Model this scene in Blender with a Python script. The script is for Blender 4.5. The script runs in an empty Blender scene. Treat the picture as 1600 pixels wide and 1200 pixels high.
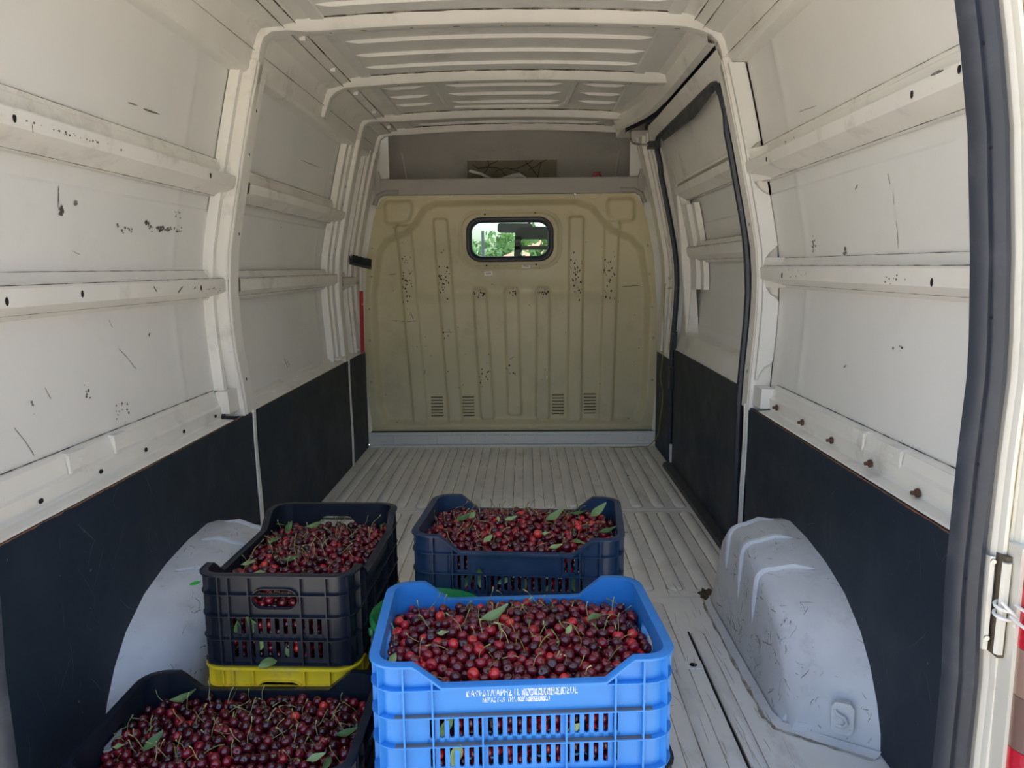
import bpy, math, random
from mathutils import Vector, Matrix
import numpy as np

random.seed(7)
rng = np.random.default_rng(7)
SC = bpy.context.scene
COL = SC.collection

# ------------------------------------------------------------------ camera
CAMP = Vector((0.09, 0.0, 1.10))
yaw, pitch, roll = [math.radians(a) for a in (1.03, 8.66, -0.55)]
fw = Vector((-math.sin(yaw)*math.cos(pitch), math.cos(yaw)*math.cos(pitch), -math.sin(pitch)))
rt = Vector((math.cos(yaw), math.sin(yaw), 0.0))
up = rt.cross(fw)
r2 = rt*math.cos(roll) + up*math.sin(roll)
u2 = up*math.cos(roll) - rt*math.sin(roll)
cd = bpy.data.cameras.new('camera')
cam = bpy.data.objects.new('camera', cd)
COL.objects.link(cam)
cam.matrix_world = Matrix(((r2.x, u2.x, -fw.x, CAMP.x), (r2.y, u2.y, -fw.y, CAMP.y), (r2.z, u2.z, -fw.z, CAMP.z), (0, 0, 0, 1)))
cd.sensor_fit = 'HORIZONTAL'; cd.sensor_width = 36.0; cd.lens = 27.0
cd.clip_start = 0.02; cd.clip_end = 300
SC.camera = cam

# ------------------------------------------------------------------ sky, sun, exposure
W = bpy.data.worlds.new('sky'); SC.world = W; W.use_nodes = True
nt = W.node_tree; bg = nt.nodes['Background']
sky = nt.nodes.new('ShaderNodeTexSky'); sky.sky_type = 'NISHITA'; sky.sun_disc = False
sky.sun_elevation = math.radians(55); sky.sun_rotation = math.radians(17)
sky.dust_density = 5.0; sky.air_density = 1.0; sky.ozone_density = 1.0
nt.links.new(sky.outputs['Color'], bg.inputs['Color']); bg.inputs['Strength'].default_value = 0.30
sl = bpy.data.lights.new('sun', 'SUN'); sl.energy = 4.2; sl.angle = math.radians(0.8); sl.color = (1.0, 0.95, 0.87)
so = bpy.data.objects.new('sun', sl); COL.objects.link(so)
_el, _az = math.radians(55), math.radians(197)      # azimuth measured from behind the camera towards the left
_d = Vector((math.sin(_az)*math.cos(_el), math.cos(_az)*math.cos(_el), -math.sin(_el)))
so.rotation_euler = _d.to_track_quat('-Z', 'Y').to_euler(); so.location = (2, 12, 12)
SC.view_settings.view_transform = 'Standard'; SC.view_settings.look = 'None'
SC.view_settings.gamma = 1.0; SC.view_settings.use_curve_mapping = False
SC.view_settings.exposure = 1.17
SC.cycles.diffuse_bounces = 10; SC.cycles.max_bounces = 14

# ------------------------------------------------------------------ helpers
def lin(r, g, b):
    f = lambda c: (c/255/12.92) if c/255 <= 0.04045 else ((c/255+0.055)/1.055)**2.4
    return (f(r), f(g), f(b), 1.0)

def N(t, typ, **kw):
    n = t.nodes.new(typ)
    for k, v in kw.items(): setattr(n, k, v)
    return n

def ramp(t, pts):
    r = N(t, 'ShaderNodeValToRGB'); e = r.color_ramp.elements
    while len(e) < len(pts): e.new(0.5)
    for i, (p, c) in enumerate(pts): e[i].position = p; e[i].color = c if len(c) == 4 else (*c, 1)
    return r

def mixc(t, fac, a, b, mode='MIX'):
    m = N(t, 'ShaderNodeMix', data_type='RGBA', blend_type=mode)
    for sock, v in ((m.inputs['Factor'], fac), (m.inputs[6], a), (m.inputs[7], b)):
        if hasattr(v, 'is_linked') or hasattr(v, 'links'): t.links.new(v, sock)
        else: sock.default_value = v
    return m.outputs[2]

def worn(name, col, rough=0.5, metal=0.0, dirt=lin(90, 80, 62), dirt_amt=0.5, dirt_lo=0.52, dirt_hi=0.78, scale=3.0, stretch=(1, 1, 1),
         scuff=0.6, scuff_col=lin(50, 46, 42), scuff_scale=9.0, scuff_at=0.70, bump=0.15, vary=0.06, coat=0.0, spec=0.5, scuff_stretch=(1, 1, 1)):
    m = bpy.data.materials.new(name); m.use_nodes = True; t = m.node_tree; L = t.links
    b = t.nodes['Principled BSDF']
    tc = N(t, 'ShaderNodeTexCoord')
    mp = N(t, 'ShaderNodeMapping'); mp.inputs['Scale'].default_value = stretch
    L.new(tc.outputs['Object'], mp.inputs['Vector'])
    n1 = N(t, 'ShaderNodeTexNoise'); n1.inputs['Scale'].default_value = scale; n1.inputs['Detail'].default_value = 9; n1.inputs['Roughness'].default_value = 0.68
    L.new(mp.outputs['Vector'], n1.inputs['Vector'])
    r1 = ramp(t, [(dirt_lo, (0, 0, 0)), (dirt_hi, (dirt_amt,)*3)]); L.new(n1.outputs['Fac'], r1.inputs['Fac'])
    c = mixc(t, r1.outputs['Color'], col, dirt)
    n2 = N(t, 'ShaderNodeTexNoise'); n2.inputs['Scale'].default_value = scale*0.45; n2.inputs['Detail'].default_value = 3
    L.new(tc.outputs['Object'], n2.inputs['Vector'])
    r2_ = ramp(t, [(0.3, (1-vary*2,)*3), (0.7, (1+vary,)*3)]); L.new(n2.outputs['Fac'], r2_.inputs['Fac'])
    c = mixc(t, 1.0, c, r2_.outputs['Color'], 'MULTIPLY')
    # scuffs: short thin marks where a stretched, warped noise peaks
    mp3 = N(t, 'ShaderNodeMapping'); mp3.inputs['Scale'].default_value = scuff_stretch; mp3.inputs['Rotation'].default_value = (0.5, 0.3, 0.7)
    L.new(tc.outputs['Object'], mp3.inputs['Vector'])
    n3 = N(t, 'ShaderNodeTexNoise'); n3.inputs['Scale'].default_value = scuff_scale; n3.inputs['Detail'].default_value = 12; n3.inputs['Roughness'].default_value = 0.75
    n3.inputs['Distortion'].default_value = 1.2
    L.new(mp3.outputs['Vector'], n3.inputs['Vector'])
    r3 = ramp(t, [(scuff_at, (0, 0, 0)), (scuff_at+0.03, (scuff,)*3)]); L.new(n3.outputs['Fac'], r3.inputs['Fac'])
    c = mixc(t, r3.outputs['Color'], c, scuff_col)
    L.new(c, b.inputs['Base Color'])
    rr = ramp(t, [(0.3, (max(rough-0.08, 0.02),)*3), (0.75, (min(rough+0.15, 1),)*3)]); L.new(n1.outputs['Fac'], rr.inputs['Fac'])
    L.new(rr.outputs['Color'], b.inputs['Roughness'])
    b.inputs['Metallic'].default_value = metal
    b.inputs['Coat Weight'].default_value = coat; b.inputs['Coat Roughness'].default_value = 0.15
    b.inputs['Specular IOR Level'].default_value = spec
    if bump:
        bp = N(t, 'ShaderNodeBump'); bp.inputs['Strength'].default_value = bump; bp.inputs['Distance'].default_value = 0.004
        L.new(n1.outputs['Fac'], bp.inputs['Height']); L.new(bp.outputs['Normal'], b.inputs['Normal'])
    return m

class MB:
    """collects geometry for one mesh"""
    def __init__(s): s.v = []; s.f = []; s.m = []
    def add(s, vs, fs, mi=0):
        o = len(s.v); s.v += [tuple(p) for p in vs]
        s.f += [tuple(i+o for i in f) for f in fs]; s.m += [mi]*len(fs)
        return s
    def box(s, x0, x1, y0, y1, z0, z1, mi=0, T=None):
        vs = [(x, y, z) for z in (z0, z1) for y in (y0, y1) for x in (x0, x1)]
        if T: vs = [T(*p) for p in vs]
        return s.add(vs, [(0, 2, 3, 1), (4, 5, 7, 6), (0, 1, 5, 4), (2, 6, 7, 3), (0, 4, 6, 2), (1, 3, 7, 5)], mi)
    def prism(s, poly, a, b, T, mi=0):
        """poly in (u,v); extruded along third axis a..b ; T(u,v,w)"""
        n = len(poly); vs = [T(u, v, a) for u, v in poly] + [T(u, v, b) for u, v in poly]
        fs = [tuple(range(n-1, -1, -1)), tuple(range(n, 2*n))] + [(i, (i+1) % n, n+(i+1) % n, n+i) for i in range(n)]
        return s.add(vs, fs, mi)
    def grid(s, rows, mi=0, closed=False, cap=False, skip=None):
        """rows: list of equal-length point lists"""
        n = len(rows[0]); vs = [p for r in rows for p in r]; fs = []
        for i in range(len(rows)-1):
            for j in range(n if closed else n-1):
                if skip and skip(i, j): continue
                k = (j+1) % n
                fs.append((i*n+j, i*n+k, (i+1)*n+k, (i+1)*n+j))
        if cap and closed:
            fs.append(tuple(range(n-1, -1, -1))); fs.append(tuple((len(rows)-1)*n+j for j in range(n)))
        return s.add(vs, fs, mi)
    def tube(s, pts, r, n=8, mi=0, cap=True, closed=False, ry=None):
        pts = [Vector(p) for p in pts]; rows = []; m = len(pts)
        rs = r if isinstance(r, (list, tuple)) else [r]*m
        t0 = (pts[1]-pts[0]).normalized()
        a = Vector((0, 0, 1)) if abs(t0.z) < 0.9 else Vector((1, 0, 0))
        nrm = (a - t0*a.dot(t0)).normalized()
        for i in range(m):
            if closed: t = (pts[(i+1) % m]-pts[i-1]).normalized()
            else: t = (pts[min(i+1, m-1)]-pts[max(i-1, 0)]).normalized()
            nrm = (nrm - t*nrm.dot(t)).normalized(); bn = t.cross(nrm)
            rows.append([pts[i] + (nrm*math.cos(2*math.pi*k/n)*rs[i] + bn*math.sin(2*math.pi*k/n)*(ry if ry else rs[i])) for k in range(n)])
        if closed: rows.append(rows[0])
        return s.grid(rows, mi, closed=True, cap=cap and not closed)
    def disc(s, c, nrm, ru, rv=None, n=14, h=0.001, mi=0, upv=(0, 0, 1)):
        c = Vector(c); nrm = Vector(nrm).normalized(); upv = Vector(upv); upv = (upv-nrm*upv.dot(nrm)).normalized(); sd = upv.cross(nrm)
        rv = rv or ru
        ring = [sd*math.cos(2*math.pi*k/n)*ru + upv*math.sin(2*math.pi*k/n)*rv for k in range(n)]
        vs = [c+p for p in ring] + [c+p*0.9+nrm*h for p in ring]
        return s.add(vs, [tuple(range(n, 2*n))] + [(k, (k+1) % n, n+(k+1) % n, n+k) for k in range(n)], mi)
    def lathe(s, prof_, n=32, T=None, mi=0, closed_prof=False):
        rows = []
        for r, z in prof_:
            rows.append([(r*math.cos(2*math.pi*k/n), r*math.sin(2*math.pi*k/n), z) for k in range(n)])
        if closed_prof: rows.append(rows[0])
        if T: rows = [[T(*p) for p in r] for r in rows]
        return s.grid(rows, mi, closed=True)
    def mesh(s, name, mats, smooth=35):
        me = bpy.data.meshes.new(name); me.from_pydata(s.v, [], s.f)
        for m in (mats if isinstance(mats, (list, tuple)) else [mats]): me.materials.append(m)
        if len(set(s.m)) > 1: me.polygons.foreach_set('material_index', s.m)
        if smooth:
            me.polygons.foreach_set('use_smooth', [True]*len(me.polygons)); me.set_sharp_from_angle(angle=math.radians(smooth))
        me.update()
        return me
    def obj(s, name, mats, parent=None, loc=None, rot=None, smooth=35, fix=True, label=None):
        me = s.mesh(name, mats, smooth)
        if fix:
            import bmesh
            bm = bmesh.new(); bm.from_mesh(me)
            bmesh.ops.recalc_face_normals(bm, faces=bm.faces[:]); bm.to_mesh(me); bm.free()
        o = bpy.data.objects.new(name, me); COL.objects.link(o)
        if parent: o.parent = parent
        if loc: o.location = loc
        if rot: o.rotation_euler = rot
        if label: o['label'] = label
        return o

def empty(name, loc=(0, 0, 0), rz=0.0, parent=None):
    o = bpy.data.objects.new(name, None); COL.objects.link(o); o.location = loc; o.rotation_euler = (0, 0, rz)
    o.empty_display_size = 0.05
    if parent: o.parent = parent
    return o
def tag(o, label, cat, group=None, kind=None):
    o['label'] = label; o['category'] = cat
    if group: o['group'] = group
    if kind: o['kind'] = kind
    return o
def struct(o, label=None):
    o['kind'] = 'structure'
    if label: o['label'] = label
    return o
def clone(o, parent=None):
    c = o.copy(); COL.objects.link(c)
    if parent: c.parent = parent
    for ch in list(o.children): clone(ch, c)
    return c
def ss(a, b, x):
    t = np.clip((x-a)/(b-a), 0, 1); return t*t*(3-2*t)

# inner face of the side walls: half width against height
PZ = [-0.1, 0.0, 0.60, 0.72, 0.85, 0.95, 1.05, 1.16, 1.28, 1.50, 1.65, 1.78]
PX = [0.885, 0.885, 0.885, 0.891, 0.900, 0.905, 0.905, 0.895, 0.872, 0.825, 0.790, 0.757]
def prof(z): return float(np.interp(z, PZ, PX))
def S(s, w, y, z): return (s*(prof(z)+w), y, z)

# ------------------------------------------------------------------ materials
M_wall = worn('white_paint', lin(233, 232, 227), 0.42, dirt=lin(176, 170, 154), dirt_amt=0.30, dirt_lo=0.56, dirt_hi=0.85, scale=2.2, scuff=0.75, scuff_scale=5.5, scuff_at=0.705, vary=0.03, bump=0.05)
M_frame = worn('cream_paint', lin(236, 233, 224), 0.40, dirt=lin(110, 98, 76), dirt_amt=0.55, dirt_lo=0.56, dirt_hi=0.85, scale=6, scuff=0.8, scuff_scale=10, scuff_at=0.69, vary=0.04, bump=0.08)
M_roof = worn('roof_paint', lin(226, 224, 217), 0.45, dirt=lin(120, 108, 88), dirt_amt=0.4, scuff=0.6, scuff_scale=8, scuff_at=0.74, vary=0.03, bump=0.04)
M_floor = worn('floor_paint', lin(240, 239, 234), 0.42, dirt=lin(128, 118, 100), dirt_amt=0.6, dirt_lo=0.54, dirt_hi=0.84, scale=5, stretch=(1.6, 0.7, 1), scuff=0.8, scuff_scale=14, scuff_at=0.68, scuff_col=lin(54, 48, 40), bump=0.25, scuff_stretch=(2, .6, 1))
M_arch = worn('arch_paint', lin(212, 215, 218), 0.38, dirt=lin(130, 124, 112), dirt_amt=0.45, dirt_lo=0.54, dirt_hi=0.85, scale=14, scuff=0.85, scuff_scale=18, scuff_at=0.63, scuff_col=lin(60, 55, 50), bump=0.3)
M_bulk = worn('khaki_paint', lin(219, 208, 170), 0.38, dirt=lin(150, 140, 110), dirt_amt=0.4, scuff=0.9, scuff_scale=11, scuff_at=0.69, scuff_col=lin(62, 50, 38), vary=0.05, bump=0.05)
M_board = worn('dark_board', lin(28, 40, 54), 0.5, spec=0.35, dirt=lin(50, 60, 72), dirt_amt=0.35, scale=4, scuff=0.6, scuff_col=lin(120, 124, 126), scuff_scale=7, scuff_at=0.735, bump=0.05, vary=0.05, scuff_stretch=(1, 1, .3))
M_edge = worn('board_edge', lin(128, 88, 60), 0.8, dirt=lin(70, 46, 32), dirt_amt=0.8, scale=30)
M_rubber = worn('black_rubber', lin(46, 50, 58), 0.42, dirt=lin(96, 98, 102), dirt_amt=0.35, scale=14, scuff=0.3, scuff_scale=20, scuff_at=0.74, scuff_col=lin(150, 150, 150), bump=0.05)
M_black = worn('black_plastic', lin(36, 38, 42), 0.40, dirt=lin(70, 70, 70), dirt_amt=0.25, scale=20, scuff=0.2, scuff_scale=20, scuff_col=lin(110, 110, 110))
M_hole = bpy.data.materials.new('hole_dark'); M_hole.use_nodes = True
M_hole.node_tree.nodes['Principled BSDF'].inputs['Base Color'].default_value = lin(18, 17, 16); M_hole.node_tree.nodes['Principled BSDF'].inputs['Roughness'].default_value = 0.9
M_rust = worn('rusty_steel', lin(96, 66, 50), 0.7, dirt=lin(52, 36, 28), dirt_amt=0.8, scale=60)
M_mark = worn('scuff_mark', lin(104, 98, 90), 0.7, dirt=lin(150, 146, 138), dirt_amt=0.9, dirt_lo=0.48, dirt_hi=0.56, scale=60, scuff=0)
M_scr = worn('pale_scratch', lin(92, 98, 104), 0.7, scuff=0); M_chip = worn('rust_chip', lin(84, 62, 44), 0.8, scuff=0); M_chipw = worn('primer_chip', lin(206, 202, 190), 0.7, scuff=0)
def wallpt(px, py, s, w=0.0):
    """where a line of sight meets the side wall"""
    d = r2*((px-800)/1200) - u2*((py-600)/1200) + fw; X_ = 0.88
    for _ in range(50):
        t_2 = (s*X_-CAMP.x)/d.x; p = CAMP+d*t_2; X_ = 0.5*X_+0.5*(prof(p.z)+w)
    return p
def surf_strokes(ob, n, seed, wmin, wmax, Lmax, mats, ok=None, dirs=None, name='scratches', parent=None):
    """scratches of random course lying on a curved part"""
    from mathutils.bvhtree import BVHTree
    me = ob.data; bv = BVHTree.FromPolygons([v.co.copy() for v in me.vertices], [tuple(p.vertices) for p in me.polygons]); r_ = random.Random(seed)
    ps = [p for p in me.polygons if (ok is None or ok(p.center))]; ar = [p.area for p in ps]; m = MB()
    for p in r_.choices(ps, ar, k=n):
        c = [me.vertices[i].co for i in p.vertices]; w_ = [r_.random() for _ in c]; s_ = sum(w_); x = Vector((0, 0, 0))
        for a, b in zip(c, w_): x += a*(b/s_)
        nrm = p.normal.copy(); d = (dirs(r_) if dirs else Vector((r_.gauss(0, 1), r_.gauss(0, 1), r_.gauss(0, 1)))); d = (d-nrm*d.dot(nrm)).normalized()
        L = Lmax*r_.random()**2+0.004; k = 6; rows = []; w0 = r_.uniform(wmin, wmax)
        for i in range(k):
            q, nn, _, _ = bv.find_nearest(x)
            if q is None: break
            sd_ = nn.cross(d).normalized(); ww = w0*(0.2 if i in (0, k-1) else r_.uniform(.5, 1)); off_ = nn*0.0005
            sgn = 1 if nn.dot(CAMP-(q)) > 0 else -1
            rows.append([q+sd_*ww/2+off_*sgn, q-sd_*ww/2+off_*sgn]); d = (d+sd_*r_.gauss(0, .25)).normalized(); x = q+d*L/(k-1)
        if len(rows) > 1: m.grid(rows, r_.randrange(len(mats)))
    o = m.obj(name, mats, parent or ob, smooth=0, fix=False); o['kind'] = 'stuff'; return o
def flakes(mb, pts, f, size, seed, elong=1.0, mi=0):
    """small irregular flat marks ; f(u,v) gives the surface point"""
    r_ = random.Random(seed)
    for u, v in pts:
        n = 6; a0 = r_.uniform(0, 6.28); sz = size*r_.uniform(0.4, 1.3); vs = []
        for k in range(n):
            a = a0+2*math.pi*k/n; q = sz*r_.uniform(0.5, 1.2); vs.append(f(u+q*math.cos(a), v+q*elong*math.sin(a)))
        mb.add(vs, [tuple(range(n))], mi)
def stroke(mb, pts, f, w, seed=0, mi=0):
    r_ = random.Random(seed); rows = []
    for i, (u, v) in enumerate(pts):
        a = pts[max(i-1, 0)]; b = pts[min(i+1, len(pts)-1)]; dx, dy = b[0]-a[0], b[1]-a[1]; L = math.hypot(dx, dy) or 1
        q = w*(0.25 if i in (0, len(pts)-1) else r_.uniform(0.5, 1.0)); rows.append([f(u-dy/L*q/2, v+dx/L*q/2), f(u+dy/L*q/2, v-dx/L*q/2)])
    mb.grid(rows, mi)
M_steel = worn('bright_steel', lin(190, 188, 182), 0.28, metal=1.0, dirt=lin(110, 100, 90), dirt_amt=0.3, scale=30, scuff=0.2)
# ================================================================== THE VAN BODY
Y0, YB = 1.12, 4.72          # rear sill and bulkhead
# ---- outside ground and the yard
M_ground = worn('dry_ground', lin(196, 188, 172), 0.95, dirt=lin(140, 122, 94), dirt_amt=0.6, scale=0.6, scuff=0.2, bump=0.5)
g = MB().box(-60, 60, -60, 80, -0.80, -0.72).obj('ground', M_ground); struct(g)

# ---- floor: three pressed sheets with long ribs
fl = MB()
for a, b in ((Y0, 2.452), (2.460, 3.376), (3.384, 4.70)):
    fl.box(-0.90, 0.90, a, b, -0.03, 0.0)
fl.box(-1.01, 1.01, Y0, 4.76, -0.05, -0.008)
floor = struct(fl.obj('floor', M_floor, smooth=0))
M_dirt = worn('rib_dirt', lin(138, 128, 110), 0.9, dirt=lin(196, 193, 184), dirt_amt=0.9, dirt_lo=0.45, dirt_hi=0.6, scale=12, scuff=0)
def rib_mesh(y0, y1, w, h=0.009):
    m = MB(); rows = []; n = 6
    ys = [y0 - w*0.5*math.cos(a) for a in np.linspace(0, math.pi/2, n)] + [y1 + w*0.5*math.sin(a) for a in np.linspace(0, math.pi/2, n)]
    hw = [w*0.5*math.sin(a) for a in np.linspace(0, math.pi/2, n)] + [w*0.5*math.cos(a) for a in np.linspace(0, math.pi/2, n)]
    for y, r in zip(ys, hw):
        r = max(r, 0.001); k = min(1, r/(w*0.5))
        rows.append([(-r-0.004, y, 0.0003), (-r*0.72, y, h*k), (r*0.72, y, h*k), (r+0.004, y, 0.0003)])
    m.grid(rows)
    for s in (-1, 1): m.grid([[(s*(r+0.0035), y, 0.0010), (s*(r+0.0070+0.0012*math.sin(y*31+s)), y, 0.0008)] for y, r in zip(list(ys[:5])+list(np.linspace(ys[6], ys[-6], 24))+list(ys[-5:]), list(hw[:5])+[w*0.5]*24+list(hw[-5:]))], mi=1)
    return m
rA = rib_mesh(3.44, 4.60, 0.044).mesh('floor_rib', [M_floor, M_dirt], 50)
rB = rib_mesh(2.52, 3.32, 0.044).mesh('floor_rib', [M_floor, M_dirt], 50)
rC = rib_mesh(1.14, 2.38, 0.040).mesh('floor_rib', [M_floor, M_dirt], 50)
rD = rib_mesh(1.14, 2.18, 0.030).mesh('floor_rib', [M_floor, M_dirt], 50)
for k in range(17):
    x = -0.80 + k*0.1
    for me in (rA, rB):
        o = bpy.data.objects.new('floor_rib', me); COL.objects.link(o); o.parent = floor; o.location = (x, 0, 0)
for k in range(14):
    x = -0.60 + k*0.0925
    o = bpy.data.objects.new('floor_rib', rD if k == 13 else rC); COL.objects.link(o); o.parent = floor; o.location = (x, 0, 0)
MB().box(0.575, 0.581, 1.13, 2.20, -0.001, 0.0012).obj('floor_seam', M_hole, floor, smooth=0)
for hx, hy in ((0.55, 2.00), (-0.62, 3.98), (0.62, 3.95), (0.30, 3.10)):
    p = MB(); p.box(hx-0.025, hx+0.025, hy-0.02, hy+0.02, 0, 0.003); p.obj('drain_pad', M_floor, floor, smooth=0)
    MB().disc((hx, hy, 0.003), (0, 0, 1), 0.011, h=0.0006, upv=(0, 1, 0)).obj('drain_hole', M_hole, floor, smooth=0)
M_mud = worn('dried_mud', lin(86, 70, 52), 0.95, dirt=lin(50, 40, 30), dirt_amt=0.8, scale=40, bump=0.8)
mud = MB()
for cx, cy, r, sd in ((-0.30, 2.36, 0.055, 1), (-0.335, 2.52, 0.03, 2), (0.70, 2.46, 0.035, 3), (-0.27, 2.27, 0.035, 4)):
    rr = random.Random(sd); n = 22; ring = [r*(0.65+0.6*rr.random()) for _ in range(n)]
    rows = [[(cx+ring[k]*f*math.cos(2*math.pi*k/n)*0.8, cy+ring[k]*f*1.6*math.sin(2*math.pi*k/n), z) for k in range(n)] for f, z in ((1, 0.001), (0.8, 0.006+0.003*rr.random()), (0.3, 0.009), (0.02, 0.008))]
    mud.grid(rows, closed=True)
mud.obj('mud_crust', M_mud, floor)

# ---- kick panel under the bulkhead
kp = MB(); kp.box(-0.885, 0.885, 4.665, 4.70, 0.0, 0.088)
kp.box(-0.885, 0.885, 4.645, 4.668, 0.0, 0.012)
kick = struct(kp.obj('baseboard_front', M_wall, smooth=0))
xx = -0.84
for wd in (0.12, 0.05, 0.17, 0.05, 0.10, 0.05, 0.10, 0.05, 0.10, 0.05, 0.10, 0.05, 0.10, 0.05, 0.17, 0.05, 0.11):
    if wd > 0.06 or True:
        MB().box(xx, xx+wd-0.012, 4.650, 4.666, 0.018, 0.072).obj('pressed_pad', M_wall, kick, smooth=0)
    xx += wd+0.0
for s in (-1, 1):
    MB().tube([(s*0.80-0.02, 4.655, 0.06), (s*0.80-0.02, 4.650, 0.03), (s*0.80+0.02, 4.650, 0.03), (s*0.80+0.02, 4.655, 0.06)], 0.004, 6).obj('lashing_hook', M_wall, kick)

# ---- roof
def zs(x): return 1.905 + 0.022*(1-(x/0.65)**2)
xs = list(np.linspace(-0.66, 0.66, 25))
ceil = MB()
ceil.grid([[(x, y, zs(x)) for x in xs] for y in np.linspace(1.0, 4.80, 30)])
ceil.box(-0.95, 0.95, 1.0, 5.2, 2.06, 2.08)
ceiling = struct(ceil.obj('ceiling', M_roof))
def roof_rib(y, x0, x1, w=0.020, h=0.012):
    m = MB(); rows = []
    for x in np.linspace(x0, x1, 22):
        e = min(1, (x-x0)/0.05, (x1-x)/0.05); e = max(e, 0.02)
        z = zs(x)
        rows.append([(x, y-w*0.55*e, z+0.0005), (x, y-w*0.25*e, z-h*e), (x, y+w*0.30*e, z-h*e), (x, y+w*0.9*e, z+0.0005)])
    return m.grid(rows).obj('roof_rib', M_roof, ceiling, smooth=25)
for y in (1.35, 1.55, 1.75, 1.95, 2.14, 2.33, 2.52, 2.92, 3.10, 3.28): roof_rib(y, -0.56, 0.56)
for y in (3.66, 3.84, 4.02):
    roof_rib(y, -0.56, -0.36); roof_rib(y, -0.27, 0.27); roof_rib(y, 0.36, 0.56)
m = MB(); rows = []          # raised frame round the middle of the third roof field
pth = [(-0.33, 3.56), (-0.31, 4.05), (-0.27, 4.14), (0.27, 4.14), (0.31, 4.05), (0.33, 3.56)]
m.tube([(x, y, zs(x)+0.004) for x, y in pth], 0.016, 8).obj('roof_bead', M_roof, ceiling)
for y in (4.44, 4.56): roof_rib(y, -0.52, 0.52)
for s in (-1, 1):            # flat side strips of the roof skin with a seam
    m = MB(); m.grid([[(s*0.555, y, zs(0.555)-0.001), (s*0.56, y, zs(0.56)-0.007), (s*0.60, y, zs(0.60)-0.007), (s*0.605, y, zs(0.605)+0.002)] for y in (1.1, 4.7)])
    m.obj('roof_side_strip', M_roof, ceiling, smooth=20)

# ---- roof bows
def bow_path(left_end, right_end, drop=0.036):
    """(x,z,nx,nz) along the underside ; ends: 'pillar' runs down the wall, 'hook', or a half width"""
    pts = []
    top = [(x, zs(x)-drop) for x in np.linspace(-0.62, 0.62, 21)]
    def side(s, end):
        if end == 'pillar': return [(s*prof(z), z) for z in (1.62, 1.70, 1.77)] + [(s*0.752, 1.805), (s*0.741, 1.835), (s*0.717, 1.855), (s*0.675, zs(0.675)-drop-0.001)]
        if end == 'hook': return [(s*0.772, 1.745), (s*0.757, 1.785), (s*0.744, 1.825), (s*0.718, 1.850), (s*0.675, zs(0.675)-drop)]
        return [(s*end, zs(end)-drop+0.004)]
    P = side(-1, left_end) + top + side(1, right_end)[::-1]
    out = []
    for i, (x, z) in enumerate(P):
        a = P[max(i-1, 0)]; b = P[min(i+1, len(P)-1)]; dx, dz = b[0]-a[0], b[1]-a[1]; L = math.hypot(dx, dz)
        out.append((x, z, -dz/L, dx/L))
    return out
M_seam = worn('seam_sealer', lin(74, 66, 56), 0.9, dirt=lin(190, 180, 160), dirt_amt=0.9, dirt_lo=0.5, dirt_hi=0.6, scale=14, scuff=0)
def bow(name, y, le, re, depth=0.036, wy=0.075, ol=0.0, orr=0.0):
    m = MB(); rows = []
    for x, z, nx, nz in bow_path(le, re):
        yo = y + (ol if x < 0 else orr)*float(ss(0.60, 0.757, abs(x)))
        if (x < 0 and le == 'pillar') or (x > 0 and re == 'pillar'): nx *= 1.0
        rows.append([(x+nx*n, yo+dy, z+nz*n) for dy, n in ((-0.020, depth), (-0.016, 0.030), (0.0, 0.004), (0.006, 0.0), (wy-0.02, 0.0), (wy-0.012, 0.004), (wy, 0.030), (wy+0.012, depth))])
    m.grid(rows, closed=True, cap=True)
    o = m.obj(name, M_frame, ceiling, smooth=28)
    MB().tube([(x, y-0.021, zs(x)-0.002) for x in np.linspace(-0.60, 0.60, 24)], [0.0012+0.0012*((i*7) % 3) for i in range(24)], 5).obj('bow_seam', M_seam, o)
    return o
b1 = bow('roof_bow', 2.655, 'pillar', 'pillar', ol=-0.08, orr=0.055)
b2 = bow('roof_bow', 3.43, 'hook', 0.70)
b3 = bow('roof_bow', 4.25, 'pillar', 0.62, ol=-0.12)
b4 = bow('roof_bow', 4.655, 'pillar', 'pillar', wy=0.05, ol=-0.07)
for b, y, L in ((b1, 2.69, [-0.55, -0.44, -0.28, -0.13, 0.02, 0.17, 0.33, 0.46, 0.52, 0.60]), (b2, 3.465, [-0.45, -0.2, 0.1, 0.38, 0.55])):
    for i, x in enumerate(L):
        w = 0.013 if i % 2 else 0.005
        MB().disc((x, y, zs(x)-0.0362), (0, 0, -1), w, 0.0028, h=0.0004, upv=(0, 1, 0)).obj('slot', M_hole, b, smooth=0)

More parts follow.
